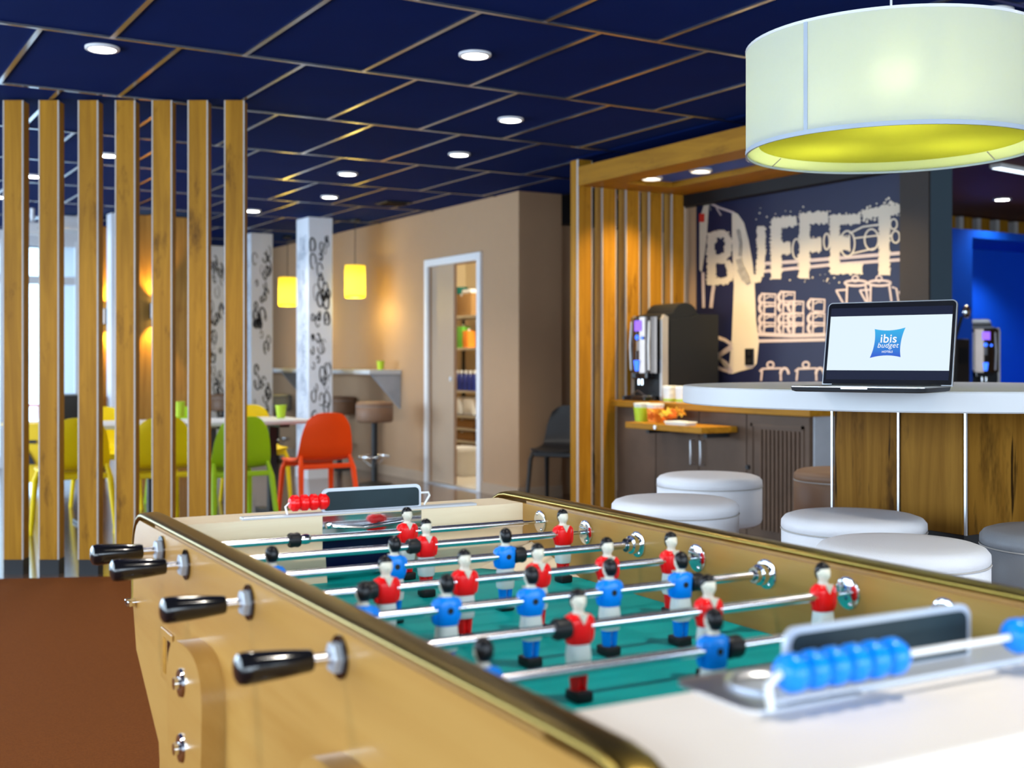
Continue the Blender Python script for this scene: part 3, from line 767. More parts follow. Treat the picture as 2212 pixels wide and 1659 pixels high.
# ceiling unit behind the slats
p = on_z(150, 470, ZC); t = thing('ceiling_heater', 'white boxy unit under the ceiling between the second and third slats', 'ceiling unit', (p[0], p[1], ZC))
MB().bb(-.22, .22, -.2, .2, -.14, 0, bevel=.02).build('housing', 'white', t)
for k in range(4): MB().bb(-.18, .18, -.205, -.198, -.12+.026*k, -.108+.026*k).build('louvre', 'greymetal', t)
p = on_z(70, 450, ZC); t = thing('projector', 'small white projector hung between the first and second slats', 'projector', (p[0], p[1], ZC-.20))
MB().bb(-.14, .14, -.12, .12, -.05, .06, bevel=.015).build('housing', 'white', t)
MB().cyl((0, 0, .06), (0, 0, .20), .02).build('mount', 'white', t)
MB().cyl((.06, -.12, 0), (.06, -.15, 0), .03).build('lens', 'black', t)

# cleaning things behind the slats
p = on_z(72, 1058, 0)
t = thing('mop_bucket', 'yellow mop bucket with a printed warning, behind the leftmost slats', 'bucket', (p[0], p[1], 0), -.5)
MB().loft([(.08, 0, 0, .19, .14, 6), (.5, 0, 0, .23, .17, 6), (.60, 0, 0, .235, .175, 6)], 24).build('tub', 'bucket', t, 40)
MB().loft([(.60, 0, 0, .245, .185, 6), (.625, 0, 0, .245, .185, 6)], 24).build('rim', 'bucket', t, 40)
m = MB(); m.prism([(-.08, .25), (.08, .25), (0, .40)], -.176, -.172, 'XZ'); m.bb(-.09, .09, -.178, -.174, .44, .47); m.build('warning_print', 'ink', t)
MB().tube([(-.2, 0, .6), (-.2, 0, .78), (.2, 0, .78), (.2, 0, .6)], .012, 8).build('handle', 'redpl', t)
for sx in (-1, 1):
    for sy in (-1, 1): MB().cyl((sx*.17, sy*.12-.015, .045), (sx*.17, sy*.12+.015, .045), .045).build('wheel', 'greymetal', t, 40)
p = on_z(76, 1050, 0); q = at_d(76, 905, 11.6)
t = thing('spray_bottle', 'red spray bottle with blue trigger on the yellow bucket', 'spray bottle', (p[0]+.06, p[1]-.02, .63))
MB().lathe([(0, 0), (.04, 0), (.042, .12), (.018, .17), (.018, .20), (0, .20)], 20).build('bottle_body', 'redpl', t, 40)
MB().box((0, -.01, .225), (.03, .08, .04), bevel=.006).build('trigger_head', 'bluepl', t)
MB().box((0, -.03, .185), (.012, .012, .05), rx=.4).build('trigger', 'bluepl', t)
p = on_z(160, 1055, 0)
t = thing('cleaning_trolley', 'black cleaning trolley beside the yellow chairs, behind the slats', 'trolley', (2.36, 12.45, 0), 0.0)
MB().bb(-.22, .22, -.3, .3, .18, .24, bevel=.01).build('lower_tray', 'cblack', t)
MB().loft([(.26, 0, 0, .20, .28, 6), (.86, 0, 0, .22, .30, 6)], 20).build('waste_bag', 'cblack', t, 40)
for sx in (-1, 1):
    for sy in (-1, 1):
        MB().tube([(sx*.21, sy*.29, .06), (sx*.21, sy*.29, .92)], .012, 8).build('post', 'bluepl', t)
        MB().cyl((sx*.21-.012, sy*.29, .045), (sx*.21+.012, sy*.29, .045), .045).build('wheel', 'greymetal', t, 40)

# storage room shelf and goods
SX = 6.5
t = thing('storage_rack', 'metal storage rack seen through the half open door', 'shelving', (SX, 11.95, 0))
LV = [.16, .30, .44, .58, .86, 1.34, 1.70]
for sx in (0, .45):
    for sy in (-.75, .75): MB().bb(sx-.015, sx+.015, sy-.015, sy+.015, 0, 2.0).build('post', 'dmetal', t)
for z in LV: MB().bb(-.02, .47, -.76, .76, z-.025, z).build('shelf', 'alu', t)
def goods(name, label, cat, mb_parts, x, y, z, group=None):
    t = thing(name, label, cat, (x, y, z), 0, group)
    for nm, mb, mt in mb_parts: mb.build(nm, mt, t, 40)
    return t
def carton(w, d, h): return [('carton_body', MB().bb(-w/2, w/2, -d/2, d/2, 0, h, bevel=.004), 'cardboard'), ('tape', MB().bb(-w/2-.001, w/2+.001, -.02, .02, h*.9, h+.001), 'packwhite')]
goods('cardboard_box', 'brown cardboard box on the top rack shelf', 'box', carton(.3, .46, .25), SX+.18, 11.98, 1.70)
goods('plastic_tub', 'dark teal tub on top of the cardboard box in storage', 'tub', [('tub_body', MB().lathe([(0, 0), (.06, 0), (.08, .07), (0, .07)], 20), 'teal'), ('lid', MB().lathe([(0, .07), (.084, .07), (.084, .085), (0, .085)], 20), 'teal')], SX+.1, 12.12, 1.95)
goods('white_packet', 'white packet lying on the cardboard box in storage', 'packet', [('packet_body', MB().bb(-.08, .08, -.11, .11, 0, .05, bevel=.015), 'packwhite'), ('flap', MB().bb(-.082, -.07, -.1, .1, .01, .04), 'packwhite')], SX+.12, 11.88, 1.95)
goods('juice_pack', 'bright green juice pack on the rack', 'juice pack', [('carton_body', MB().bb(-.05, .05, -.07, .07, 0, .24, bevel=.004), 'packgreen'), ('cap', MB().cyl((0, 0, .24), (0, 0, .265), .015), 'packwhite')], SX+.06, 11.99, 1.34)
goods('juice_pack', 'orange juice pack beside the green one on the rack', 'juice pack', [('carton_body', MB().bb(-.05, .05, -.06, .06, 0, .19, bevel=.004), 'packorange'), ('cap', MB().cyl((0, 0, .19), (0, 0, .215), .015), 'packwhite')], SX+.05, 11.84, 1.34)
for k in range(5):
    goods('dark_blue_bottle', ('rightmost', 'second from the right', 'middle', 'second from the left', 'leftmost')[k]+' dark blue bottle in the row on the rack shelf', 'bottle',
          [('bottle_body', MB().lathe([(0, 0), (.042, 0), (.045, .14), (.018, .19), (0, .19)], 18), 'bottleblue'), ('cap', MB().cyl((0, 0, .19), (0, 0, .225), .02), 'packwhite')], SX+.05, 11.70+.105*k, .86, 'dark blue bottles in storage')
for k in range(2):
    goods('white_packet', ('large white wrapped packet under the blue bottles, left one' if k else 'large white wrapped packet under the blue bottles, right one'), 'packet',
          [('packet_body', MB().bb(-.12, .12, -.13, .13, 0, .2, bevel=.04, seg=3), 'packwhite'), ('flap', MB().bb(-.123, -.11, -.08, .08, .06, .10), 'packwhite')], SX+.12, 11.79+.29*k, .585)
for z, lb in ((.44, 'low brown carton third from the floor on the rack'), (.30, 'low brown carton second from the floor on the rack'), (.16, 'low brown carton on the bottom rack shelf')):
    goods('cardboard_box', lb, 'box', carton(.34, .5, .095), SX+.19, 11.95, z)
goods('storage_bin', 'pale plastic bin on the storage floor', 'bin', [('bin_body', MB().loft([(0, 0, 0, .14, .18, 5), (.26, 0, 0, .17, .21, 5)], 20), 'packwhite'), ('lid', MB().loft([(.26, 0, 0, .18, .22, 5), (.29, 0, 0, .175, .215, 5)], 20), 'packwhite')], 6.0, 11.0, .006)

# ================================================================== BUFFET
# canopy
XB, YB = 4.88, 7.25
t = thing('buffet_canopy', 'oak canopy frame with spotlights over the buffet', 'canopy', (0, 0, 0))
CZ0, CZ1 = 2.455, 2.59
MB().bb(XB, XB+.22, 4.75, YB-.055, CZ0, CZ1).build('front_beam', 'oaky', t)
MB().bb(5.52, 5.86, 4.75, YB-.055, CZ0, CZ1).build('rear_beam', 'oaky', t)
MB().bb(XB+.22, 5.52, 6.92, YB-.055, CZ0, CZ1).build('end_beam', 'oaky', t)
MB().bb(XB+.22, 5.52, 4.75, 4.95, CZ0, CZ1).build('end_beam', 'oaky', t)
MB().bb(XB+.22, 5.52, 4.95, 6.92, CZ0+.040, CZ0+.050).build('inner_board', 'bluecab', t)  # strong blue colour stands in for the glow inside the canopy opening
def spot(x, y, z, label):
    s = thing('canopy_spotlight', label, 'spotlight', (x, y, z), 0, 'canopy spotlights')
    MB().lathe([(.075, .0), (.08, -.012), (.066, -.02), (.06, -.004), (.06, .0)], 28).build('trim_ring', 'white', s, 40)
    MB().lathe([(0, -.006), (.062, -.006), (.062, -.002), (0, -.002)], 28).build('lens', 'warmlens', s)
    lamp('spot_lamp', 'SPOT', (0, 0, -.025), 80, (1.0, .74, .34), s, spot_size=math.radians(120), spot_blend=.7, shadow_soft_size=.05)
spot(5.24, 6.80, CZ0+.04, 'warm spotlight in the buffet canopy nearest the slats')
spot(5.32, 6.36, CZ0+.04, 'warm spotlight in the middle of the buffet canopy')
spot(5.33, 5.80, CZ0+.04, 'warm spotlight in the buffet canopy beside the drum lamp')
spot(5.33, 5.22, CZ0+.04, 'warm spotlight in the buffet canopy hidden by the drum lamp')
# slats of the buffet side
t = thing('buffet_slat_screen', 'row of oak slats closing the left side of the buffet', 'slat screen')
for i, x in enumerate((4.885, 5.10, 5.315, 5.53, 5.745)):
    z1 = ZC-.003 if i == 0 else CZ0+.10
    s = MB().bb(x, x+.115, YB-.05, YB+.05, 0.06, z1).build('slat', 'oak', t)
    for a in (x-.005, x+.115): MB().bb(a, a+.005, YB-.053, YB-.035, 0.06, z1).build('edge_band', 'edge', s)
    MB().bb(x+.004, x+.111, YB-.045, YB+.045, 0, .06).build('foot', 'plinth', s)
# cabinet
X0, X1, YA, YE = 5.20, 5.92, 5.20, 7.18
t = thing('buffet_cabinet', 'grey brown stone look buffet cabinet with doors', 'cabinet')
MB().bb(X0+.02, X1, YA+.01, YE, .08, .86).build('body', 'stone', t)
MB().bb(X0+.06, X1, YA+.03, YE, 0, .08).build('kick_plinth', 'plinth', t)
MB().bb(X0+.02, X1, YA, YA+.012, .08, .86).build('end_panel', 'stonel', t)
yd = [7.15, 6.70, 6.235, 5.77, 5.22]
for i in range(4):
    a, b2 = yd[i+1]+.004, yd[i]-.004
    d = MB().bb(X0, X0+.02, a, b2, .09, .855, bevel=.002).build('door', 'stone', t)
    if i in (1, 2):
        y = (b2-.0) if i == 2 else a
        y = 6.235+(.05 if i == 1 else -.05)
        MB().tube([(X0-.002, y, .50), (X0-.03, y, .50), (X0-.03, y, .66), (X0-.002, y, .66)], .006, 8).build('handle', 'alu', d, 60)
    if i == 3:
        for q in (a+.04, b2-.06): MB().bb(X0-.008, X0, q, q+.02, .14, .80).build('grille_frame', 'stone', d)
        MB().bb(X0-.008, X0, a+.04, b2-.04, .78, .80).build('grille_frame', 'stone', d)
        for k in range(10):
            y = a+.075+k*.036
            MB().bb(X0-.012, X0, y, y+.018, .14, .765, bevel=.003).build('rib', 'ribwood', d)
        MB().lathe([(0, 0), (.014, 0), (.014, .02), (0, .02)], 16, (X0-.02, b2-.02, .52), 'X').build('lock', 'dmetal', d)
wt = MB().bb(X0-.05, XM-.002, YA-.03, YE, .861, .905, bevel=.004).build('worktop', 'oaky'); tag(wt, 'oak worktop of the buffet counter', 'worktop')
t = thing('pull_out_shelf', 'oak pull-out shelf jutting from the buffet cabinet front', 'shelf', (0, 0, 0))
MB().bb(4.89, X0-.014, 5.84, 6.64, .735, .775, bevel=.003).build('shelf_board', 'oaky', t)
MB().cyl((4.878, 6.30, .755), (4.891, 6.30, .755), .013).build('knob', 'alu', t, 40)
for y in (5.92, 6.52): MB().bb(X0-.20, X0-.014, y, y+.03, .70, .735).build('runner', 'dmetal', t)
# mural
mu = thing('buffet_mural', 'navy wall mural reading BUFFET with chalk drawings of crockery', 'mural', (0, 0, 0))
MB().bb(XM, XM+.03, 5.125, 7.165, .905, 2.37).build('panel', 'muralnavy', mu)
MB().bb(XM-.008, XM+.02, 5.121, 5.135, .905, 2.37).build('edge_strip', 'alu', mu)
def mz(X, Y):
    p = on_x(1480+X/3.456, 380+Y/3.456, XM); return (p[1], p[2])
KW = 1/3.456/FPX*8.0     # metres per drawing unit on the wall
fm = lambda s, z, o: (XM-.0015-o, s, z)
OFF = [0.0]
def stroke(mb, pts, w, o=0.0):
    OFF[0] += .00002
    ribbon(mb, pts, w, lambda a, b, h: fm(*mz(a, b), h), o+OFF[0])
def blob(mb, X, Y, r, o=0.0, n=7):
    a0 = random.uniform(0, 6); OFF[0] += .0000004
    mb._add([fm(*mz(X+r*math.cos(a0+2*PI*k/n), Y+r*math.sin(a0+2*PI*k/n)), o+OFF[0]) for k in range(n)], [tuple(range(n))])
def poly(mb, pts, o=0.0): mb._add([fm(*mz(*p), o) for p in pts], [tuple(range(len(pts)))])
def circ(cx, cy, rx, ry, a0=0, a1=2*PI, n=18): return [(cx+rx*math.cos(a0+(a1-a0)*k/n), cy+ry*math.sin(a0+(a1-a0)*k/n)) for k in range(n+1)]
def fuzzy(mb, pts, w, o=.0005, den=1.0):
    stroke(mb, pts, w*.86, o)
    for (a, b2) in zip(pts, pts[1:]):
        L = math.hypot(b2[0]-a[0], b2[1]-a[1]); nx, ny = -(b2[1]-a[1])/L, (b2[0]-a[0])/L
        for k in range(int(L/4.5*den)):
            q = random.random(); s = random.choice((-1, 1)); e = w/2*random.uniform(.72, 1.06)
            blob(mb, a[0]+(b2[0]-a[0])*q+nx*s*e, a[1]+(b2[1]-a[1])*q+ny*s*e, random.uniform(3.5, 9), o+.0003)
LET = [('B', [([(200, 425), (200, 815)], 70), ([(200, 440), (300, 435), (325, 480), (325, 560), (290, 610), (200, 615)], 55), ([(240, 620), (330, 660), (345, 720), (320, 780), (200, 795)], 50)], 1.0),
       ('U', [([(420, 420), (430, 560), (445, 680), (480, 760), (530, 775), (565, 720), (572, 560), (568, 375)], 62)], 1.0),
       ('F', [([(682, 335), (682, 770)], 84), ([(650, 355), (835, 335)], 80), ([(700, 545), (790, 540)], 90)], 1.0),
       ('F', [([(895, 285), (890, 765)], 84), ([(865, 320), (1070, 310)], 90), ([(910, 515), (1020, 515)], 110)], 1.0),
       ('E', [([(1118, 295), (1118, 735)], 72), ([(1095, 325), (1310, 325)], 76), ([(1120, 505), (1235, 505)], 110), ([(1100, 695), (1325, 695)], 80)], 1.0),
       ('T', [([(1492, 240), (1490, 740)], 80), ([(1330, 285), (1620, 245)], 62)], 2.0)]
for ch, st_, den in LET:
    m = MB()
    for pts, w in st_: fuzzy(m, pts, w, .0012, den)
    m.build('letter_'+ch.lower(), 'muralcream', mu)
m = MB()
poly(m, [(350, 262), (395, 285), (440, 350), (475, 480), (505, 650), (520, 810), (530, 1080), (552, 1240), (535, 1400), (505, 1435), (420, 1455), (345, 1480), (330, 1420), (350, 1200), (365, 820), (352, 500)])
poly(m, [(108, 320), (150, 190), (180, 190), (165, 420), (150, 560), (125, 720), (108, 700)])
m.build('jacket_drawing', 'muralcream', mu)
m = MB()
stroke(m, [(170, 195), (250, 235), (365, 275)], 16); stroke(m, [(215, 820), (205, 890), (195, 985)], 26); stroke(m, [(135, 720), (140, 985)], 22)
stroke(m, [(235, 240), (270, 295)], 10)
stroke(m, [(228, 1200), (300, 1225), (350, 1262)], 26); stroke(m, [(350, 1275), (245, 1345), (300, 1400), (345, 1470)], 40); stroke(m, [(240, 1430), (330, 1460)], 26)
stroke(m, [(590, 655), (820, 640), (1100, 618), (1625, 575)], 26); stroke(m, [(590, 712), (820, 690), (1100, 662), (1625, 625)], 24)
stroke(m, [(545, 1180), (800, 1192), (1052, 1186)], 30); stroke(m, [(550, 1232), (795, 1228), (1052, 1222)], 24)
m.build('shelf_drawing', 'muralpink', mu)
m = MB()
def cupd(x, y, w=88, h2=92):
    stroke(m, [(x-22, y), (x+w, y+4), (x+w-4, y+h2), (x+8, y+h2)], 15); stroke(m, [(x+4, y+6), (x, y+h2)], 13)
    stroke(m, circ(x-14, y+h2*.45, 20, 30, PI*.5, PI*1.5, 8), 22); stroke(m, [(x+14, y+36), (x+40, y+20), (x+w-14, y+24)], 10)
for y in (880, 945, 1030, 1095): cupd(590, y)
for y in (865, 935, 1030, 1095): cupd(733, y)
for y in (935, 1022, 1095): cupd(805, y, 82)
for y in (920, 1025, 1095): cupd(955, y, 90)
m.build('cup_drawing', 'muralpink', mu)
for cx in (1278, 1455):
    m = MB()
    stroke(m, circ(cx, 800, 84, 20), 18); stroke(m, circ(cx-5, 768, 22, 22), 12)
    stroke(m, [(cx-66, 820), (cx-70, 960)], 16); stroke(m, [(cx+72, 820), (cx+92, 960)], 16)
    stroke(m, [(cx-150, 855), (cx-75, 850)], 14); stroke(m, [(cx-148, 855), (cx-90, 960)], 15)
    if cx > 1400: stroke(m, [(1545, 830), (1580, 840), (1600, 960)], 14); stroke(m, [(1600, 860), (1625, 930)], 12)
    m.build('jug_drawing', 'muralpink', mu)
for cx in (640, 905):
    m = MB()
    stroke(m, [(cx-80, 1460), (cx-60, 1440), (cx+75, 1436), (cx+78, 1530)], 16); stroke(m, [(cx-62, 1446), (cx-70, 1530)], 14)
    stroke(m, circ(cx, 1410, 24, 22), 14); stroke(m, circ(cx+105, 1480, 30, 45, PI, 2*PI, 8), 20)
    m.build('teapot_drawing', 'muralpink', mu)
m = MB()
for cx, cy, rx, ry in ((835, 545, 30, 75), (1215, 505, 55, 95), (1395, 475, 52, 78), (1060, 490, 22, 60), (1560, 360, 26, 38), (1575, 455, 30, 45)):
    stroke(m, circ(cx, cy, rx, ry), 13)
stroke(m, [(1230, 430), (1330, 380), (1480, 360)], 14); stroke(m, [(1250, 580), (1420, 540)], 12); stroke(m, [(1270, 465), (1480, 440)], 12)
for k in range(75):
    blob(m, random.gauss(1550, 42), random.gauss(245, 30), random.uniform(4, 13), .0004)
for k in range(60):
    blob(m, random.gauss(1395, 45), random.gauss(290, 38), random.uniform(4, 12), .0004)
for k in range(40):
    blob(m, random.uniform(530, 1330), random.gauss(285, 22) if random.random() < .5 else random.gauss(770, 22), random.uniform(2.5, 7), .0004)
tag(m.build('plate_drawing', 'muralcream', mu), None, None, None, 'stuff')
m = MB()
stroke(m, [(400, 400), (420, 500), (415, 600)], 22, .006); stroke(m, [(405, 620), (430, 720), (480, 800)], 40, .006)
stroke(m, [(420, 690), (460, 770)], 60, .006)
stroke(m, [(260, 1360), (330, 1430)], 20, .006); stroke(m, [(180, 190), (200, 260)], 5, .006)
for dx in (225, 265): pass
tag(m.build('shading_drawing', 'muralgrey', mu), None, None, None, 'stuff')
m = MB(); poly(m, [(225, 505), (285, 505), (285, 555), (225, 555)], .006); poly(m, [(235, 660), (305, 655), (300, 720), (240, 725)], .006)
m.build('letter_counter', 'muralnavy', mu)
m = MB(); poly(m, [(110, 282), (150, 282), (148, 345), (110, 345)], .006); m.build('red_tag_print', 'fruitr', mu)
p0 = mz(455, 1310); p1 = mz(518, 1392)
t = thing('wall_socket', 'small black wall socket on the buffet mural', 'socket', (XM-.002, (p0[0]+p1[0])/2, (p0[1]+p1[1])/2))
MB().bb(-.012, 0, -.045, .045, -.06, .06, bevel=.004).build('cover_plate', 'black', t)
for z in (-.026, .026): MB().lathe([(0, 0), (.017, 0), (.017, -.003), (.014, -.003), (.014, -.001), (0, -.001)], 16, (-.0125, 0, z), 'X').build('outlet', 'rubber', t)

def coffee_machine(x, y, z, rz, label, sc=1.0):
    t = thing('coffee_machine', label, 'coffee machine', (x, y, z), rz, 'black coffee machines')
    t.scale = (sc, sc, sc)
    w = .18
    prof = [(0.04, 0), (.55, 0), (.55, .625), (.37, .625)]
    prof += [(.26+.115*math.cos(q), .60+.105*math.sin(q)) for q in [PI*.08+k*(PI*.84)/10 for k in range(11)]]
    prof += [(.145, .63), (.06, .615), (.04, .58)]
    MB().prism(prof, -w+.02, w-.02, 'XZ').build('body', 'machine', t)
    for s in (-1, 1):
        MB().prism(prof[1:4]+[(.30, .60), (.10, .58), (.10, 0)], s*(w-.02), s*w, 'XZ').build('side_panel', 'machine', t)
        MB().prism([(.03, 0), (.085, 0), (.085, .60), (.05, .615), (.03, .58)], s*(w-.022), s*(w+.002), 'XZ').build('silver_trim', 'silver', t)
    # curved front
    def fn(a, b): 
        q = (b*2-1); return (-.045+.055*q*q, q*(w-.03), .20+.40*a)
    MB().sheet(fn, 8, 13, .012).build('front_panel', 'copperdark', t, 50)
    fx = -.055
    MB().bb(fx, fx+.008, -.045, .03, .50, .575, bevel=.002).build('display', 'ledpurple', t)
    for (yy, zz, r) in ((.0, .455, .018), (-.055, .45, .012)):
        MB().sphere((fx, yy, zz), r, (.5, 1, 1)).build('button', 'ledblue', t, 60)
    MB().bb(fx-.006, fx+.006, -.012, .012, .36, .43).build('status_strip', 'chrome', t)
    for s in (-1, 1): MB().tube([(-.028, s*.105, .22), (-.034, s*.11, .40), (-.024, s*.105, .57)], .008, 8).build('chrome_strip', 'silver', t, 60)
    MB().lathe([(0, .215), (.014, .215), (.024, .29), (0, .29)], 16, (fx, 0, 0)).build('nozzle_light', 'ledblue', t, 60)
    MB().bb(-.04, .05, -.085, .085, .155, .21, bevel=.01).build('spout_block', 'black', t)
    for s in (-1, 1): MB().cyl((-.02, s*.02, .155), (-.02, s*.02, .115), .009).build('spout', 'chrome', t, 40)
    MB().bb(-.09, .10, -.13, .13, 0, .035, bevel=.006).build('drip_tray', 'black', t)
    for k in range(6): MB().bb(-.085, .04, -.11+k*.04, -.095+k*.04, .035, .038).build('tray_bar', 'chrome', t)
    MB().tube([(-.03, -.13, .02), (-.05, 0, .075), (-.03, .13, .02)], .004, 6).build('tray_wire', 'chrome', t)
    return t
coffee_machine(5.27, 6.94, .905, 0, 'black coffee machine with blue lights on the buffet worktop', 1.0)
# white cup stacks / napkin tubs on the worktop
for k, (px, py) in enumerate(((1447, 866), (1474, 866))):
    p = on_z(px, py, .905)
    t = thing('napkin_tub', ('white paper tub right beside the coffee machine' if k == 0 else 'white paper tub next to the round table edge'), 'tub', (5.30, p[1]*5.30/p[0], .905), 0, 'white tubs on the worktop')
    MB().loft([(0, 0, 0, .035, .04, 4), (.10, 0, 0, .04, .046, 4)], 16).build('tub_body', 'packwhite', t, 40)
    MB().loft([(.10, 0, 0, .042, .048, 4), (.112, 0, 0, .038, .044, 4)], 16).build('lid', 'packwhite', t, 40)
    MB().loft([(0.004, 0, 0, .037, .042, 4), (.022, 0, 0, .038, .043, 4)], 16).build('band', 'cupgreen', t, 40)
# fruit on the worktop
fr_lab = [('yellow', 'leftmost yellow apple of the fruit by the mural'), ('yellow', 'yellow apple second from the left of the fruit'), ('red', 'red apple on top of the fruit heap, left one'), ('red', 'large red apple in the middle of the fruit heap'),
          ('yellow', 'yellow apple low in the middle of the fruit heap'), ('red', 'small red apple at the right end of the fruit heap'), ('yellow', 'yellow apple right of the middle of the fruit heap')]
fpx = [(1600, 820), (1612, 821), (1621, 812), (1634, 812), (1630, 822), (1657, 813), (1645, 822)]
tr = thing('fruit_tray', 'low tray under the fruit and pastries on the worktop', 'tray', (5.62, 5.85, .905))
MB().bb(-.14, .14, -.55, .42, 0, .012, bevel=.004).build('tray_base', 'cupgreen', tr)
for s in (-1, 1): MB().bb(s*.14-.006, s*.14+.006, -.55, .42, .0, .026).build('tray_rim', 'cupgreen', tr)
for (kd, lb), (px, py) in zip(fr_lab, fpx):
    q = on_x(px, py, 5.62); rr = .036
    t = thing('apple', lb, 'apple', (5.62, q[1], (.918 if kd == 'yellow' else .960)))
    MB().lathe([(0, .006), (rr*.5, 0), (rr*.95, rr*.55), (rr, rr*1.05), (rr*.7, rr*1.65), (rr*.25, rr*1.75), (0, rr*1.6)], 18).build('flesh', 'fruity' if kd == 'yellow' else 'fruitr', t, 70)
    MB().tube([(0, 0, rr*1.58), (.004, 0, rr*2.0)], .0025, 6).build('stem', 'cardboard', t)
for k in range(6):
    q = on_x(1692+k*15, 822, 5.6)
    t = thing('pastry', '%s small brown pastry from the left in the row beside the laptop' % ('first', 'second', 'third', 'fourth', 'fifth', 'sixth')[k], 'pastry', (5.6, q[1], .917))
    MB().sphere((0, 0, .014), .03, (.9, 1.0, .55), 12, 7).build('crust', 'cardboard', t, 70)
    for j in (-1, 0, 1): MB().box((0, j*.014, .030), (.04, .005, .006)).build('glaze_ridge', 'leafy', t)
# things on the pull-out shelf
ZS = .775
def shelf_at(px, py, X): q = on_x(px, py, X); return (X, q[1], ZS)
p = shelf_at(1388, 905, 5.06)
t = thing('paper_tub', 'lime green tub lined with white paper on the pull-out shelf', 'tub', p)
MB().loft([(0, 0, 0, .045, .045, 3), (.095, 0, 0, .055, .055, 3)], 18).build('tub_body', 'cupgreen', t, 40)
m = MB()
for k in range(9): m.box((.045*math.cos(k*.7), .045*math.sin(k*.7), .105), (.012, .05, .04), rz=k*.7, ry=.35)
m.build('paper_liner', 'packwhite', t)
p = shelf_at(1412, 905, 5.06)
t = thing('paper_tub', 'orange tub lined with white paper on the pull-out shelf', 'tub', (p[0]-.0, p[1]-.02, ZS))
MB().loft([(0, 0, 0, .045, .045, 3), (.095, 0, 0, .055, .055, 3)], 18).build('tub_body', 'packorange', t, 40)
m = MB()
for k in range(9): m.box((.045*math.cos(k*.7), .045*math.sin(k*.7), .105), (.012, .05, .04), rz=k*.7, ry=.35)
m.build('paper_liner', 'packwhite', t)
p = shelf_at(1436, 908, 5.02)
t = thing('leaf_garland', 'bunch of orange and yellow autumn leaves on the pull-out shelf', 'garland', p)
rl = random.Random(5)
for k in range(26):
    x, y, z = rl.uniform(-.06, .08), rl.uniform(-.15, .17), rl.uniform(.034, .085)
    m = MB(); L = [(.034*(1 if i % 2 == 0 else .5)*math.cos(2*PI*i/10), .034*(1 if i % 2 == 0 else .5)*math.sin(2*PI*i/10)) for i in range(10)]
    m.prism(L, -.001, .001)
    o = m.build('leaf', 'leaf' if rl.random() < .62 else 'leafy', t, loc=(x, y, z)); o.rotation_euler = (rl.uniform(-1.2, 1.2), rl.uniform(-1.2, 1.2), rl.uniform(0, 6))
p = shelf_at(1470, 912, 4.97)
t = thing('serving_dish', 'flat white dish on the front of the pull-out shelf', 'dish', p)
MB().loft([(0, 0, 0, .05, .11, 5), (.02, 0, 0, .06, .125, 5), (.022, 0, 0, .056, .12, 5), (.008, 0, 0, .045, .10, 5)], 24).build('dish_body', 'packwhite', t, 40)
MB().bb(-.03, .03, -.05, .05, .012, .026, bevel=.006).build('napkin', 'packwhite', t)

# ================================================================== RIGHT-HAND SERVERY
YN = 7.2
pL = on_y(2058, 780, YN); pI = on_y(2105, 780, YN)
xa = pL[0]; xi = pI[0]
t = thing('blue_niche', 'cobalt blue open niche cabinet at the right edge', 'cabinet', (xa, YN, 0))
wI = xi-xa; ztop = on_y(2105, 497, YN)[2]
MB().bb(0, wI*.9, 0, .75, 0, ztop).build('side_panel', 'bluecab', t)
MB().bb(wI*.9, 2.1, 0, .75, ztop-.07, ztop).build('top_panel', 'bluecab', t)
MB().bb(wI*.9, 2.1, .72, .75, .9, ztop-.07).build('back_panel', 'bluecab', t)
MB().bb(2.1, 2.2, 0, .75, 0, ztop).build('side_panel', 'bluecab', t)
MB().bb(wI*.9, 2.1, .03, .72, .0, .885).build('lower_cabinet', 'bluecab', t)
ct = MB().bb(xa-.75, xa+2.1, YN-.28, YN-.005, .845, .885, bevel=.004).build('worktop', 'laminate'); tag(ct, 'pale servery worktop in front of the blue niche', 'worktop')
ct.location = (0, 0, 0)
cb = thing('servery_cabinet', 'dark cabinet carrying the servery worktop', 'cabinet', (xa, YN, 0))
MB().bb(-.72, -.01, -.25, -.01, 0, .844).build('body', 'stone', cb); MB().bb(0.0, 2.05, -.25, -.01, 0, .844).build('front_panel', 'stone', cb)
lamp('niche_lamp', 'SPOT', (xa+1.1, YN+.3, ztop-.12), 40, (.75, .85, 1.0), None, spot_size=2.2, spot_blend=.6, shadow_soft_size=.1)
pm = on_y(2140, 822, YN+.15); coffee_machine(pm[0]-.15, YN+.12, .886, 1.10, 'second coffee machine in front of the blue niche', 1.0)
p = on_y(2095, 815, YN-.1)
t = thing('snack_box', 'small orange box on the servery worktop behind the laptop', 'box', (p[0], YN-.1, .886))
MB().bb(-.13, .16, -.06, .06, 0, .075, bevel=.004).build('carton_body', 'packorange', t); MB().bb(-.132, .162, -.062, .062, .04, .05).build('band', 'packwhite', t)
p = on_y(2075, 730, YN-.12)
t = thing('grinder', 'dark narrow dispenser left of the second coffee machine', 'dispenser', (p[0], YN-.06, .886))
MB().bb(-.09, .09, -.09, .09, 0, .50, bevel=.012).build('body', 'dbrown', t); MB().bb(-.05, .05, -.10, -.088, .28, .42).build('front_plate', 'machine', t)
MB().sphere((.04, -.09, .74), .05, (1, .6, 1.2)).build('globe', 'chrome', t, 60); MB().cyl((.0, 0, .5), (.03, -.05, .70), .016).build('stalk', 'machine', t, 40)
t = thing('servery_slat_screen', 'row of oak slats above the blue niche', 'slat screen')
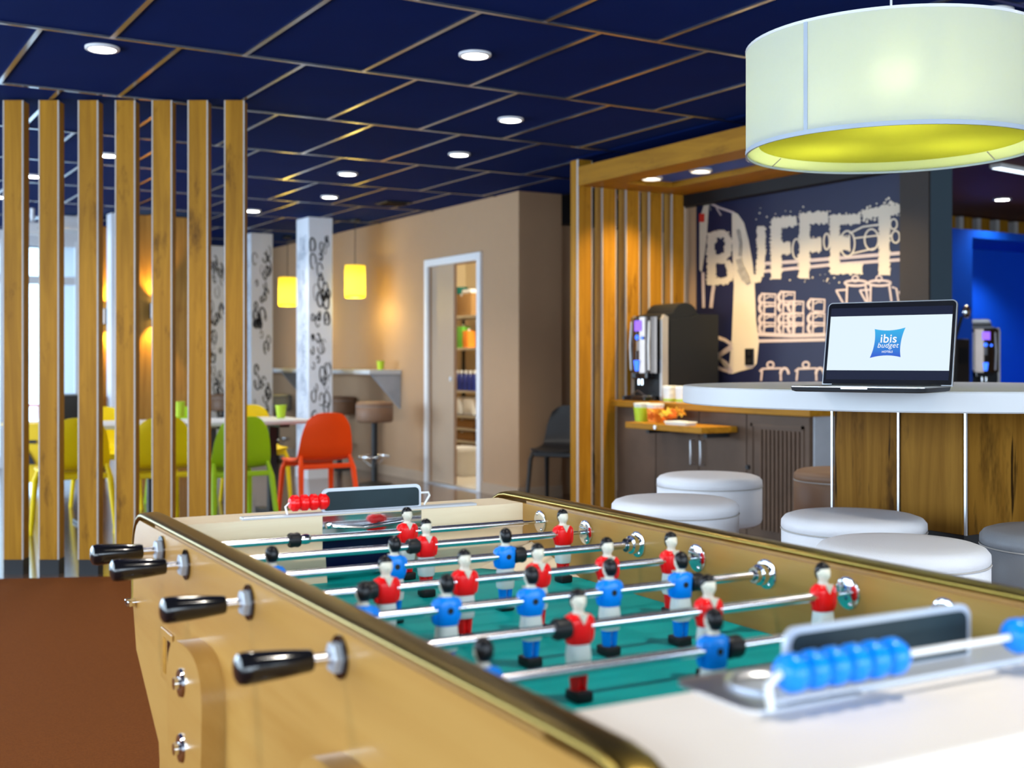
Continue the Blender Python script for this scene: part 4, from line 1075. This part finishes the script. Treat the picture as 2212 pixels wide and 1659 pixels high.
for k, px in enumerate((2045, 2082, 2120, 2160, 2200, 2240)):
    p = on_y(px, 470, 7.97)
    s = MB().bb(p[0], p[0]+.13, 7.97, 8.07, 0, ZC-.02).build('slat', 'oak', t)
    MB().bb(p[0]-.06, p[0]-.001, 7.972, 8.05, 0.05, ZC-.02).build('edge_band', 'edge', s)
p = on_z(2150, 352, ZC); q = on_z(2260, 372, ZC)
t = thing('ceiling_light_strip', 'cool white light strip in the brown-tinted ceiling at the right edge', 'light strip', (p[0], p[1], ZC))
d = Vector((q[0]-p[0], q[1]-p[1], 0)); a = math.atan2(d.y, d.x)
MB().box((d.x/2, d.y/2, -.02), (d.length, .09, .03), rz=a).build('housing', 'whitepl', t); MB().box((d.x/2, d.y/2, -.037), (d.length-.02, .06, .006), rz=a).build('diffuser', 'ledcool', t)

# ================================================================== ROUND TABLE AND LAPTOP
tc_ = camg(1.375, 4.0); ZTAB = 1.108; RT = .80
t = thing('round_high_table', 'round white high table on an oak panelled base', 'table', (tc_[0], tc_[1], 0))
MB().lathe([(0, ZTAB-.058), (RT-.004, ZTAB-.058), (RT, ZTAB-.054), (RT, ZTAB-.004), (RT-.004, ZTAB), (0, ZTAB)], 96).build('tabletop', 'laminate', t, 30)
bx, by, BZ0, BZ1 = .135, .265, .655, ZTAB-.058
for (y0, y1) in ((-by, -.02), (-.014, by)):
    MB().bb(-bx-.012, -bx+.006, y0+.003, y1-.003, BZ0, BZ1, bevel=.001).build('panel', 'oakpanel', t)
MB().bb(-bx, bx, -by-.012, -by+.006, BZ0, BZ1, bevel=.001).build('panel', 'oakpanel', t)
MB().bb(bx-.006, bx+.012, -by, by, BZ0, BZ1, bevel=.001).build('panel', 'oakpanel', t)
MB().bb(-bx, bx, by-.006, by+.012, BZ0, BZ1, bevel=.001).build('panel', 'oakpanel', t)
for (x, y) in ((-bx-.012, -by-.010), (-bx-.014, -.017), (-bx-.012, by+.010), (bx+.012, -by-.010), (bx+.012, by+.010)):
    MB().box((x, y, (BZ0+BZ1)/2), (.007, .007, BZ1-BZ0)).build('edge_trim', 'alu', t)
MB().bb(-bx+.004, bx-.004, -by+.004, by-.004, BZ0+.002, BZ1-.002).build('core', 'plinth', t)
MB().bb(-bx+.03, bx-.03, -by+.03, by-.03, .03, BZ0).build('pedestal', 'plinth', t)
MB().bb(-.34, .34, -.42, .42, 0, .03, bevel=.004).build('foot_plate', 'plinth', t)

lc = camg(.953, 3.2); YAW = -TH-math.radians(36.0)
lap = thing('laptop', 'open laptop showing a blue pillow logo on the round table', 'laptop', (lc[0], lc[1], ZTAB), YAW)
LW, LD = .36, .247
MB().loft([(0.001, 0, 0, LW/2-.010, LD/2-.010, 14), (.004, 0, 0, LW/2-.002, LD/2-.002, 14), (.0135, 0, 0, LW/2, LD/2, 14)], 64).build('base_shell', 'laptopdark', lap, 40)
MB().loft([(.0135, 0, 0, LW/2, LD/2, 14), (.0155, 0, 0, LW/2, LD/2, 14), (.016, 0, 0, LW/2-.0015, LD/2-.0015, 14)], 64).build('top_deck', 'aluedge', lap, 40)
MB().bb(-.035, .035, -LD/2-.0006, -LD/2+.008, .0095, .0163).build('lid_notch', 'aluedge', lap)
kb = MB().bb(-.14, .14, -.005, .095, .0161, .0164).build('keyboard', 'keys', lap)
for r_ in range(5):
    for c_ in range(14): MB().bb(-.136+c_*.0195, -.136+c_*.0195+.016, .0+r_*.0185, .0+r_*.0185+.015, .0164, .0172).build('key', 'keys', kb)
MB().bb(-.055, .055, -.11, -.02, .0161, .0163).build('trackpad', 'aluedge', lap)
LH = .238
lid = bpy.data.objects.new('screen_lid', None); C.objects.link(lid); lid.parent = lap; lid.location = (0, LD/2-.008, .015); lid.rotation_euler = (-math.radians(12), 0, 0)
def rrect(w, h, r, z0, n=6):
    P = []
    for cx, cz, a0 in ((w/2-r, z0+h-r, 0), (-w/2+r, z0+h-r, PI/2), (-w/2+r, z0+.003, PI), (w/2-r, z0+.003, 1.5*PI)):
        rr = r if a0 < PI-.1 else .003
        cx2 = cx if a0 < PI-.1 else (math.copysign(w/2-.003, cx))
        for k in range(n+1): P.append((cx2+rr*math.cos(a0+PI/2*k/n), cz+rr*math.sin(a0+PI/2*k/n)))
    return P
MB().prism(rrect(LW, LH, .014, .0), 0, .007, 'XZ').build('lid_shell', 'aluedge', lid, 40)
MB().prism(rrect(LW-.006, LH-.006, .012, .003), -.0012, 0, 'XZ').build('bezel', 'black', lid, 40)
sw, sh, sz = .338, .205, .016
MB().bb(-sw/2, sw/2, -.0016, -.0011, sz, sz+.026).build('screen_bar', 'screendark', lid)
MB().bb(-sw/2, sw/2, -.0016, -.0011, sz+.026, sz+sh-.024).build('screen_image', 'screenwhite', lid)
MB().bb(-sw/2, sw/2, -.0016, -.0011, sz+sh-.024, sz+sh).build('screen_bar', 'screendark', lid)
MB().cyl((-LW/2+.03, .002, .0), (LW/2-.03, .002, .0), .006).build('hinge', 'laptopdark', lid)
# logo pillow
def pillow(w, h, sag, n=14):
    P = []; c = [(-w/2+.004, h/2-.002), (w/2+.002, h/2+.001), (w/2-.006, -h/2+.001), (-w/2-.004, -h/2-.001)]
    for i in range(4):
        a = c[i]; b = c[(i+1) % 4]; mx, my = (a[0]+b[0])/2, (a[1]+b[1])/2; L = math.hypot(mx, my)
        for k in range(n):
            q = k/n; s = sag*4*q*(1-q)
            P.append((a[0]+(b[0]-a[0])*q-mx/L*s, a[1]+(b[1]-a[1])*q-my/L*s))
    return P
lz = sz+.026+(sh-.05)/2
lo_ = MB().prism(pillow(.087, .083, .006), -.0022, -.0017, 'XZ').build('logo', 'logo', lid, loc=(.000, 0, lz))
M['logo'].node_tree.nodes['Map Range'].inputs[1].default_value = -.04; M['logo'].node_tree.nodes['Map Range'].inputs[2].default_value = .04
def text_obj(body, size, shear, bold, name, mat, parent, loc):
    cu = bpy.data.curves.new('t', 'FONT'); cu.body = body; cu.size = size; cu.shear = shear; cu.offset = bold; cu.align_x = 'CENTER'; cu.align_y = 'CENTER'; cu.extrude = .0001; cu.space_character = 1.04
    o = bpy.data.objects.new('t', cu); C.objects.link(o); bpy.context.view_layer.update()
    dg = bpy.context.evaluated_depsgraph_get(); me = bpy.data.meshes.new_from_object(o.evaluated_get(dg)); bpy.data.objects.remove(o)
    me.materials.clear(); me.materials.append(M[mat]); me.name = name
    o = bpy.data.objects.new(name, me); C.objects.link(o); o.parent = parent; o.location = loc; o.rotation_euler = (PI/2, 0, 0); return o
text_obj('ibis', .034, .03, .00035, 'logo_text', 'screentext', lo_, (.001, -.0024, .011))
text_obj('budget', .0205, .22, .0, 'logo_text', 'screentext', lo_, (.0, -.0024, -.0075))
text_obj('HOTELS', .0082, 0, .0001, 'logo_text', 'screentext', lo_, (.0, -.0024, -.0255))

# ================================================================== FOOSBALL TABLE
al = math.radians(28.93)
O3 = CF*2.187+CR*(-.652); RZT = al-TH
ft = thing('foosball_table', 'maple foosball table with green field and gold rails', 'foosball table', (O3[0], O3[1], 0), RZT)
UM = -1.485                       # mirror: u -> UM-u
ZR = .869; VR = .727; VL = .018; ZF = .780; ZE = .898
prof = [(.030, ZE), (.056, .886), (.072, .868), (.083, .84), (.087, .735), (.058, .656), (-.125, .535), (-.16, .40)]
side = prof+[(UM-u, z) for u, z in reversed(prof)]
holesU = [-.151-.169*i for i in range(8)]
for (v0, v1) in ((-.018, VL), (VR, VR+.036)):
    s = MB().prism(side, v0, v1, 'YZ').build('side_panel', 'maple', ft)
    out = v0 if v0 < 0 else v1; sg = -1 if v0 < 0 else 1
    # coin slot
    if v0 < 0:
        MB().bb(-.0215, -.0182, -.235, -.155, .655, .74, bevel=.001).build('slot_frame', 'maple', s)
        MB().bb(-.0222, -.0184, -.225, -.205, .668, .727).build('slot_recess', 'copperdark', s)
        MB().bb(-.0222, -.0184, -.195, -.175, .668, .727).build('slot_recess', 'oaky', s)
        wb_ = MB().cyl((-.018, .068, .742), (-.034, .068, .742), .008).build('wing_bolt', 'chrome', s, 40)
        MB().bb(-.034, -.026, .05, .086, .737, .747, bevel=.002).build('wing', 'chrome', wb_)
    # legs on the outside
    for un in (-.437, UM+.437):
        L = []
        wt_, wb2, zt, zb = .105, .06, .745, 0.0
        L = [(un-wb2, zb), (un+wb2, zb), (un+wt_, zt-.06)]
        for k in range(1, 24):
            q = k*PI/24; L.append((un+wt_*math.copysign(abs(math.cos(q))**.7, math.cos(q)), zt-.06+.085*math.sin(q)**.7))
        L.append((un-wt_, zt-.06))
        lg = MB().prism(L, out, out+sg*.034, 'YZ').build('leg', 'maple', ft, 30)
        for z in (.712, .615):
            MB().lathe([(0, 0), (.022, 0), (.020, sg*.004), (.009, sg*.006), (.009, sg*.012), (0, sg*.013)], 18, (out+sg*.034, un+.01, z), 'X').build('bolt', 'chrome', lg, 40)
MB().bb(VL, VR, -1.44, -.045, ZF-.02, ZF).build('playing_field', 'field', ft)
MB().bb(VL, VR, -1.32, -.17, .40, .42).build('bottom_board', 'maple', ft)
# end boards with goal mouths; the far one shows its inner face
GV0, GV1 = .295, .50
def end_board(u0, u1, far):
    a, b = min(u0, u1), max(u0, u1)
    o = MB().bb(VL, GV0, a, b, ZF-.02, ZE).build('end_board', 'beech' if far else 'whiteboard', ft)
    MB().bb(GV1, VR, a, b, ZF-.02, ZE).build('end_board', 'beech' if far else 'whiteboard', ft)
    MB().bb(GV0, GV1, a+.002, b-.002, ZF+.075, ZE).build('goal_lintel', 'chrome' if far else 'whiteboard', ft)
    MB().bb(VL, VR, a-(0 if far else .0), b, .42, ZF-.02).build('end_skirt', 'maple', ft)
    return o
end_board(-.078, .03, True)
MB().bb(GV0-.01, GV1+.01, .018, .028, ZF-.02, ZE-.03).build('goal_back', 'navy', ft)
for x in (GV0+.012, GV1-.03): MB().lathe([(0, 0), (.007, 0), (.005, -.004), (0, -.005)], 14, (x, -.077, ZE-.018), 'Y').build('plate_screw', 'chrome', ft, 40)
MB().tube([(GV0+.02, -.080, ZE-.020), (GV0+.08, -.088, ZE-.026), (GV1-.04, -.086, ZE-.020)], .003, 6).build('goal_wire', 'chrome', ft, 60)
# corner ramps and ledges of the far end
MB().prism([(-.078, ZF), (-.078, ZF+.055), (-.105, ZF+.05), (-.115, ZF)], VL+.001, GV0-.004, 'YZ').build('ledge', 'beech', ft)
MB().prism([(-.078, ZF), (-.078, ZF+.055), (-.105, ZF+.05), (-.115, ZF)], GV1+.004, VR-.001, 'YZ').build('ledge', 'beech', ft)
m = MB(); m._add([(VR-.001, -.116, ZF+.001), (VR-.001, -.30, ZF+.001), (VR-.12, -.116, ZF+.001), (VR-.001, -.116, ZF+.045)], [(0, 1, 2), (0, 3, 1), (0, 2, 3), (1, 3, 2)]); m.build('corner_ramp', 'beech', ft)
m = MB(); m._add([(VL+.001, -.116, ZF+.001), (VL+.001, -.30, ZF+.001), (VL+.12, -.116, ZF+.001), (VL+.001, -.116, ZF+.045)], [(0, 1, 2), (0, 3, 1), (0, 2, 3), (1, 3, 2)]); m.build('corner_ramp', 'beech', ft)
MB().bb(VL, VR, -.078, .03, ZE, ZE+.001).build('end_veneer', 'beech', ft)
# near end
NU0, NU1 = -1.372, -1.60
MB().bb(VL, VR, NU1, NU0, ZE-.045, ZE, bevel=.004).build('end_cap', 'whiteboard', ft)
MB().bb(VL, VR, NU0-.06, NU0-.004, ZF-.02, ZE-.045).build('end_board', 'beech', ft)
MB().prism([(NU1+.005, ZE-.045), (NU0-.06, ZE-.045), (NU0-.06, .42), (NU1+.14, .42)], VL, VR, 'YZ').build('end_skirt', 'maple', ft)
# gold rails
def rail(vc):
    P = []
    half = [(.097, .735), (.097, .78), (.096, .82), (.091, .852), (.080, .877), (.062, .895), (.040, .904), (.015, .9075), (-.05, .908)]
    P = half+[(-.05-.0693*k, .908) for k in range(1, 20)]+[(UM-u, z) for u, z in reversed(half)]
    m = MB(); n = 20; V = []
    for i, (u, z) in enumerate(P):
        a = P[max(i-1, 0)]; b = P[min(i+1, len(P)-1)]; L = math.hypot(b[0]-a[0], b[1]-a[1])
        nu, nz = (b[1]-a[1])/L, -(b[0]-a[0])/L
        for k in range(n):
            q = 2*PI*k/n; x, y = math.cos(q), math.sin(q)
            x = math.copysign(abs(x)**.75, x)*.0195; y = math.copysign(abs(y)**.75, y)*.0065
            V.append((vc+x, u+nu*y, z+nz*y))
    F = [(i*n+k, i*n+(k+1) % n, (i+1)*n+(k+1) % n, (i+1)*n+k) for i in range(len(P)-1) for k in range(n)]
    F += [tuple(range(n-1, -1, -1)), tuple(range((len(P)-1)*n, len(P)*n))]
    m._add(V, F); o = m.build('rail', 'brass', ft, 60)
    MB().bb(vc-.012, vc+.012, -1.42, -.07, ZE-.012, .902).build('rail_seat', 'maple', ft)
    return o
rail(.0); rail(.752)
# bearings
def bearing(v, u, sg, big, parent):
    r = .0225
    q = MB().lathe([(0, 0), (r, 0), (r, sg*.002), (r*.8, sg*.004), (0, sg*.004)], 24, (v, u, ZR), 'X').build('bearing_plate', 'chrome', parent, 40)
    if big:
        MB().lathe([(.008, 0), (.016, 0), (.016, sg*.016), (.012, sg*.018), (.012, sg*.026), (.008, sg*.026)], 20, (v, u, ZR), 'X').build('bearing_collar', 'chrome', q, 40)
    for a in (1.1, PI+1.1):
        MB().sphere((v+sg*.004, u+.017*math.cos(a), ZR+.017*math.sin(a)), .004, (.5, 1, 1), 8, 6).build('screw', 'chrome', q, 60)
for i, u in enumerate(holesU):
    red_ = i in (0, 1, 3, 5)
    bearing(VR-.0005, u, -1, not red_, ft)
    bearing(VL+.0005, u, 1, red_, ft)
    if red_:
        n_ = MB().lathe([(0, -.003), (.0175, -.003), (.0175, -.011), (.0155, -.0125), (.0, -.0125)], 6, (-.018, u, ZR), 'X').build('hex_nut', 'greymetal', ft)
        MB().lathe([(.0065, 0), (.024, 0), (.024, -.003), (.0065, -.003)], 24, (-.018, u, ZR), 'X', close=True).build('washer', 'copperdark', ft, 40)
    else:
        MB().lathe([(0, .002), (.021, .002), (.021, .012), (0, .012)], 6, (VR+.036, u, ZR), 'X').build('hex_nut', 'chrome', ft)
# score counters
def counter(u, va, vb, vm0, vm1, beads, bmat, far, vend):
    # base strip
    t0 = MB().bb(va, vb, u-.012, u+.012, ZE, ZE+.006, bevel=.002).build('score_counter', 'greymetal', ft)
    # upright plate with rounded corners and border
    w = vm1-vm0; h = .044; cxm = (vm0+vm1)/2
    P = rrect(w, h, .012, ZE+.006); Q = rrect(w-.010, h-.008, .009, ZE+.008)
    MB().prism([(cxm+a, b) for a, b in P], u-.003, u+.003, 'XZ').build('score_plate', 'greymetal', t0)
    MB().prism([(cxm+a, b) for a, b in Q], u-.0045, u+.0045, 'XZ').build('slate_face', 'slate', t0)
    z = ZE+.026
    MB().tube([(vm0, u, z), (beads[0]-.012, u, z), (beads[0]-.018, u, z-.006), (beads[0]-.014, u, ZE+.004)], .0022, 8).build('bead_wire', 'whitepl', t0, 60)
    MB().tube([(vm1, u, z+.006), (vend-.003, u, z+.006), (vend, u, z), (vend-.012, u, ZE+.008)], .0022, 8).build('bead_wire', 'whitepl', t0, 60)
    for x in beads:
        MB().lathe([(.003, -.0105), (.010, -.010), (.0155, -.004), (.0155, .004), (.010, .010), (.003, .0105)], 16, (x, u, z), 'X', close=True).build('score_bead', bmat, t0, 40)
counter(-.060, .145, .625, .300, .505, [.247+.0185*k for k in range(4)], 'red', True, .525)
# near counter stands a little proud, with its wire in front of the plate
t0 = MB().bb(.20, .70, -1.452, -1.39, ZE, ZE+.006, bevel=.002).build('score_counter', 'greymetal', ft)
MB().prism([(.355+a, b) for a, b in rrect(.235, .05, .014, ZE+.006)], -1.418, -1.412, 'XZ').build('score_plate', 'greymetal', t0)
MB().prism([(.355+a, b) for a, b in rrect(.223, .042, .010, ZE+.008)], -1.4195, -1.4105, 'XZ').build('slate_face', 'slate', t0)
zc_ = ZE+.034
MB().tube([(.175, -1.47, ZE+.006), (.172, -1.47, zc_-.008), (.182, -1.47, zc_), (.56, -1.47, zc_), (.57, -1.47, zc_-.008), (.57, -1.47, ZE+.004)], .0035, 8).build('bead_wire', 'whitepl', t0, 60)
for k, x in enumerate([.197+.023*k for k in range(6)]+[.475+.023*k for k in range(4)]):
    MB().lathe([(.0035, -.0125), (.012, -.011), (.0165, -.004), (.0165, .004), (.012, .011), (.0035, .0125)], 18, (x, -1.47, zc_), 'X', close=True).build('score_bead', 'blue', t0, 50)
# ashtray
a_ = MB().lathe([(.033, 0), (.040, .006), (.039, .006), (.030, .002), (.022, -.012), (0, -.016), (0, -.020), (.025, -.016)], 32, (.232, -1.402, ZE+.002)).build('ashtray_bowl', 'alu', ft, 50)
MB().loft([(ZE, .232, -1.402, .066, .058, 8), (ZE+.003, .232, -1.402, .066, .058, 8), (ZE+.004, .232, -1.402, .062, .054, 8)], 32).build('ashtray_plate', 'alu', ft, 30)

# figures
def figure(shirt, socks):
    f = MB()
    # continuous body: feet to head; local -y is the way the figure faces, origin on the rod axis
    f.loft([(-.072, 0, .001, .0040, .0040), (-.050, 0, 0, .0070, .0065), (-.030, 0, 0, .0135, .011), (-.016, 0, 0, .0130, .0105), (0, 0, 0, .0145, .0115), (.010, 0, 0, .0155, .011),
            (.0155, 0, .0, .0095, .0085), (.0195, 0, 0, .0062, .0062), (.0225, 0, -.0005, .0066, .0070), (.0265, 0, -.001, .0086, .0092), (.032, 0, -.0008, .0092, .0100), (.038, 0, 0, .0088, .0095), (.0425, 0, .0005, .0062, .0068), (.0445, 0, .0008, .0020, .0022)], 18)
    f.sphere((0, -.0105, .0300), .0024, (.7, 1, 1.4), 8, 6)
    f.sphere((.0092, 0, .031), .0022, (.6, 1, 1.3), 8, 6); f.sphere((-.0092, 0, .031), .0022, (.6, 1, 1.3), 8, 6)
    f.sphere((0, -.0096, .0262), .0020, (1.3, .5, .45), 8, 6)
    o = f.build('player_figure', 'skin', None, 70)
    h_ = MB(); h_.loft([(.0225, 0, .0040, .0062, .0050), (.0275, 0, .0045, .0086, .0072), (.033, 0, .0030, .0100, .0092), (.039, 0, .0010, .0096, .0102), (.0435, 0, .0012, .0070, .0078), (.0462, 0, .0014, .0026, .003)], 18)
    h_.build('hair', 'hair', o, 70)
    s_ = MB(); s_.loft([(-.0195, 0, 0, .0150, .0118, 2.6), (-.0185, 0, 0, .0158, .0125, 2.6), (-.006, 0, 0, .0160, .0128, 2.6), (.006, 0, 0, .0172, .0128, 2.6), (.0125, 0, 0, .0165, .0115, 2.4), (.0160, 0, .001, .0115, .0095, 2.2), (.0170, 0, .002, .0085, .0075, 2.0)], 20)
    # arms pressed to the sides and a V opening
    for sx in (-1, 1):
        s_.loft([(-.017, sx*.0155, -.002, .0030, .0050), (-.010, sx*.0170, -.0015, .0036, .0058), (.002, sx*.0178, 0, .0040, .0066), (.010, sx*.0162, 0, .0044, .0070), (.0145, sx*.0130, 0, .0036, .0060)], 12)
    sh_ = s_.build('shirt', shirt, o, 60)
    n_ = MB(); n_.prism([(-.0065, .0175), (.0065, .0175), (0, .0045)], -.0134, -.0105, 'XZ'); n_.build('collar', 'skin', o)
    d_ = MB(); d_.lathe([(0, 0), (.0042, 0), (.0042, .0006), (0, .0006)], 14, (0, .0126, 0), 'Y'); d_.build('screw_hole', 'rubber', o)
    t_ = MB(); t_.loft([(-.053, 0, 0, .0128, .0112, 3), (-.050, 0, 0, .0142, .0122, 3), (-.034, 0, 0, .0150, .0126, 3), (-.0195, 0, 0, .0138, .0114, 2.6)], 20); t_.build('shorts', 'whitepl', o, 60)
    k_ = MB()
    for sx in (-1, 1): k_.loft([(-.0765, sx*.0046, 0, .0052, .0080), (-.066, sx*.0048, 0, .0060, .0092), (-.052, sx*.0054, 0, .0068, .0100)], 12)
    k_.build('socks', socks, o, 60)
    b_ = MB(); b_.bb(-.0118, .0118, -.0165, .0125, -.0882, -.0752, bevel=.0025); b_.build('boots', 'rubber', o, 40)
    return o
FIG = {}
TEAM = [('red', [.436]), ('red', [.397, .676]), ('blue', [.066, .264, .462]), ('red', [.178, .302, .426, .551, .674]), ('blue', [.076, .191, .317, .443, .566]),
        ('red', [.286, .483, .680]), ('blue', [.068, .357]), ('blue', [.40])]
BUMP = [[.215], [.372], [.487], [.153], [.592], [.262], [.384], [.33]]
RLAB = ['steel foosball rod with one red goalkeeper at the far goal', 'steel foosball rod with two red defenders', 'steel foosball rod with three blue forwards, third from the far end', 'steel foosball rod with five red midfielders',
        'steel foosball rod with five blue midfielders', 'steel foosball rod with three red forwards', 'steel foosball rod with two blue defenders, nearest one in view', 'steel foosball rod with the blue goalkeeper under the near end cap']
ca, sa_ = math.cos(RZT), math.sin(RZT)
for i, u in enumerate(holesU):
    team, vs = TEAM[i]
    wx = O3[0]+(-u)*sa_*1.0; wy = O3[1]+u*ca
    t = thing('foosball_rod', RLAB[i], 'foosball rod', (O3[0]-u*math.sin(RZT), O3[1]+u*math.cos(RZT), ZR), RZT, 'foosball rods')
    if team == 'red': a, b, hx, hs = -.062, .715, -.134, 1
    else: a, b, hx, hs = .024, .80, .872, -1
    MB().cyl((a, 0, 0), (b-.03 if team == 'red' else b, 0, 0), .0066, n=20).build('rod', 'rod', t, 40)
    if team == 'red': MB().cyl((b-.03, 0, 0), (VR-.004, 0, 0), .0036, n=14).build('telescopic_end', 'chrome', t, 40)
    hp = [(0, -.0005), (.011, 0), (.0158, .003), (.0174, .009), (.0170, .020), (.0150, .050), (.0122, .080), (.0112, .083), (0, .083)]
    MB().lathe([(r, hx+hs*x) for r, x in hp], 28, (0, 0, 0), 'X').build('handle', 'black', t, 40)
    for x in BUMP[i]:
        MB().lathe([(.0055, -.010), (.012, -.010), (.0135, -.006), (.0125, .0), (.0135, .006), (.012, .010), (.0055, .010)], 22, (x, 0, 0), 'X', close=True).build('bumper', 'rubber', t, 40)
    if i == 0: MB().lathe([(.0055, -.012), (.009, -.010), (.010, 0), (.009, .006), (.0055, .010)], 18, (.236, 0, 0), 'X').build('collar', 'chrome', t, 40)
    for x in vs:
        if team not in FIG: o = FIG[team] = figure(team, team)
        else: o = copy_tree(FIG[team])
        o.parent = t; o.location = (x, 0, 0)
        o.rotation_euler = (0, 0, 0 if team == 'red' else PI)
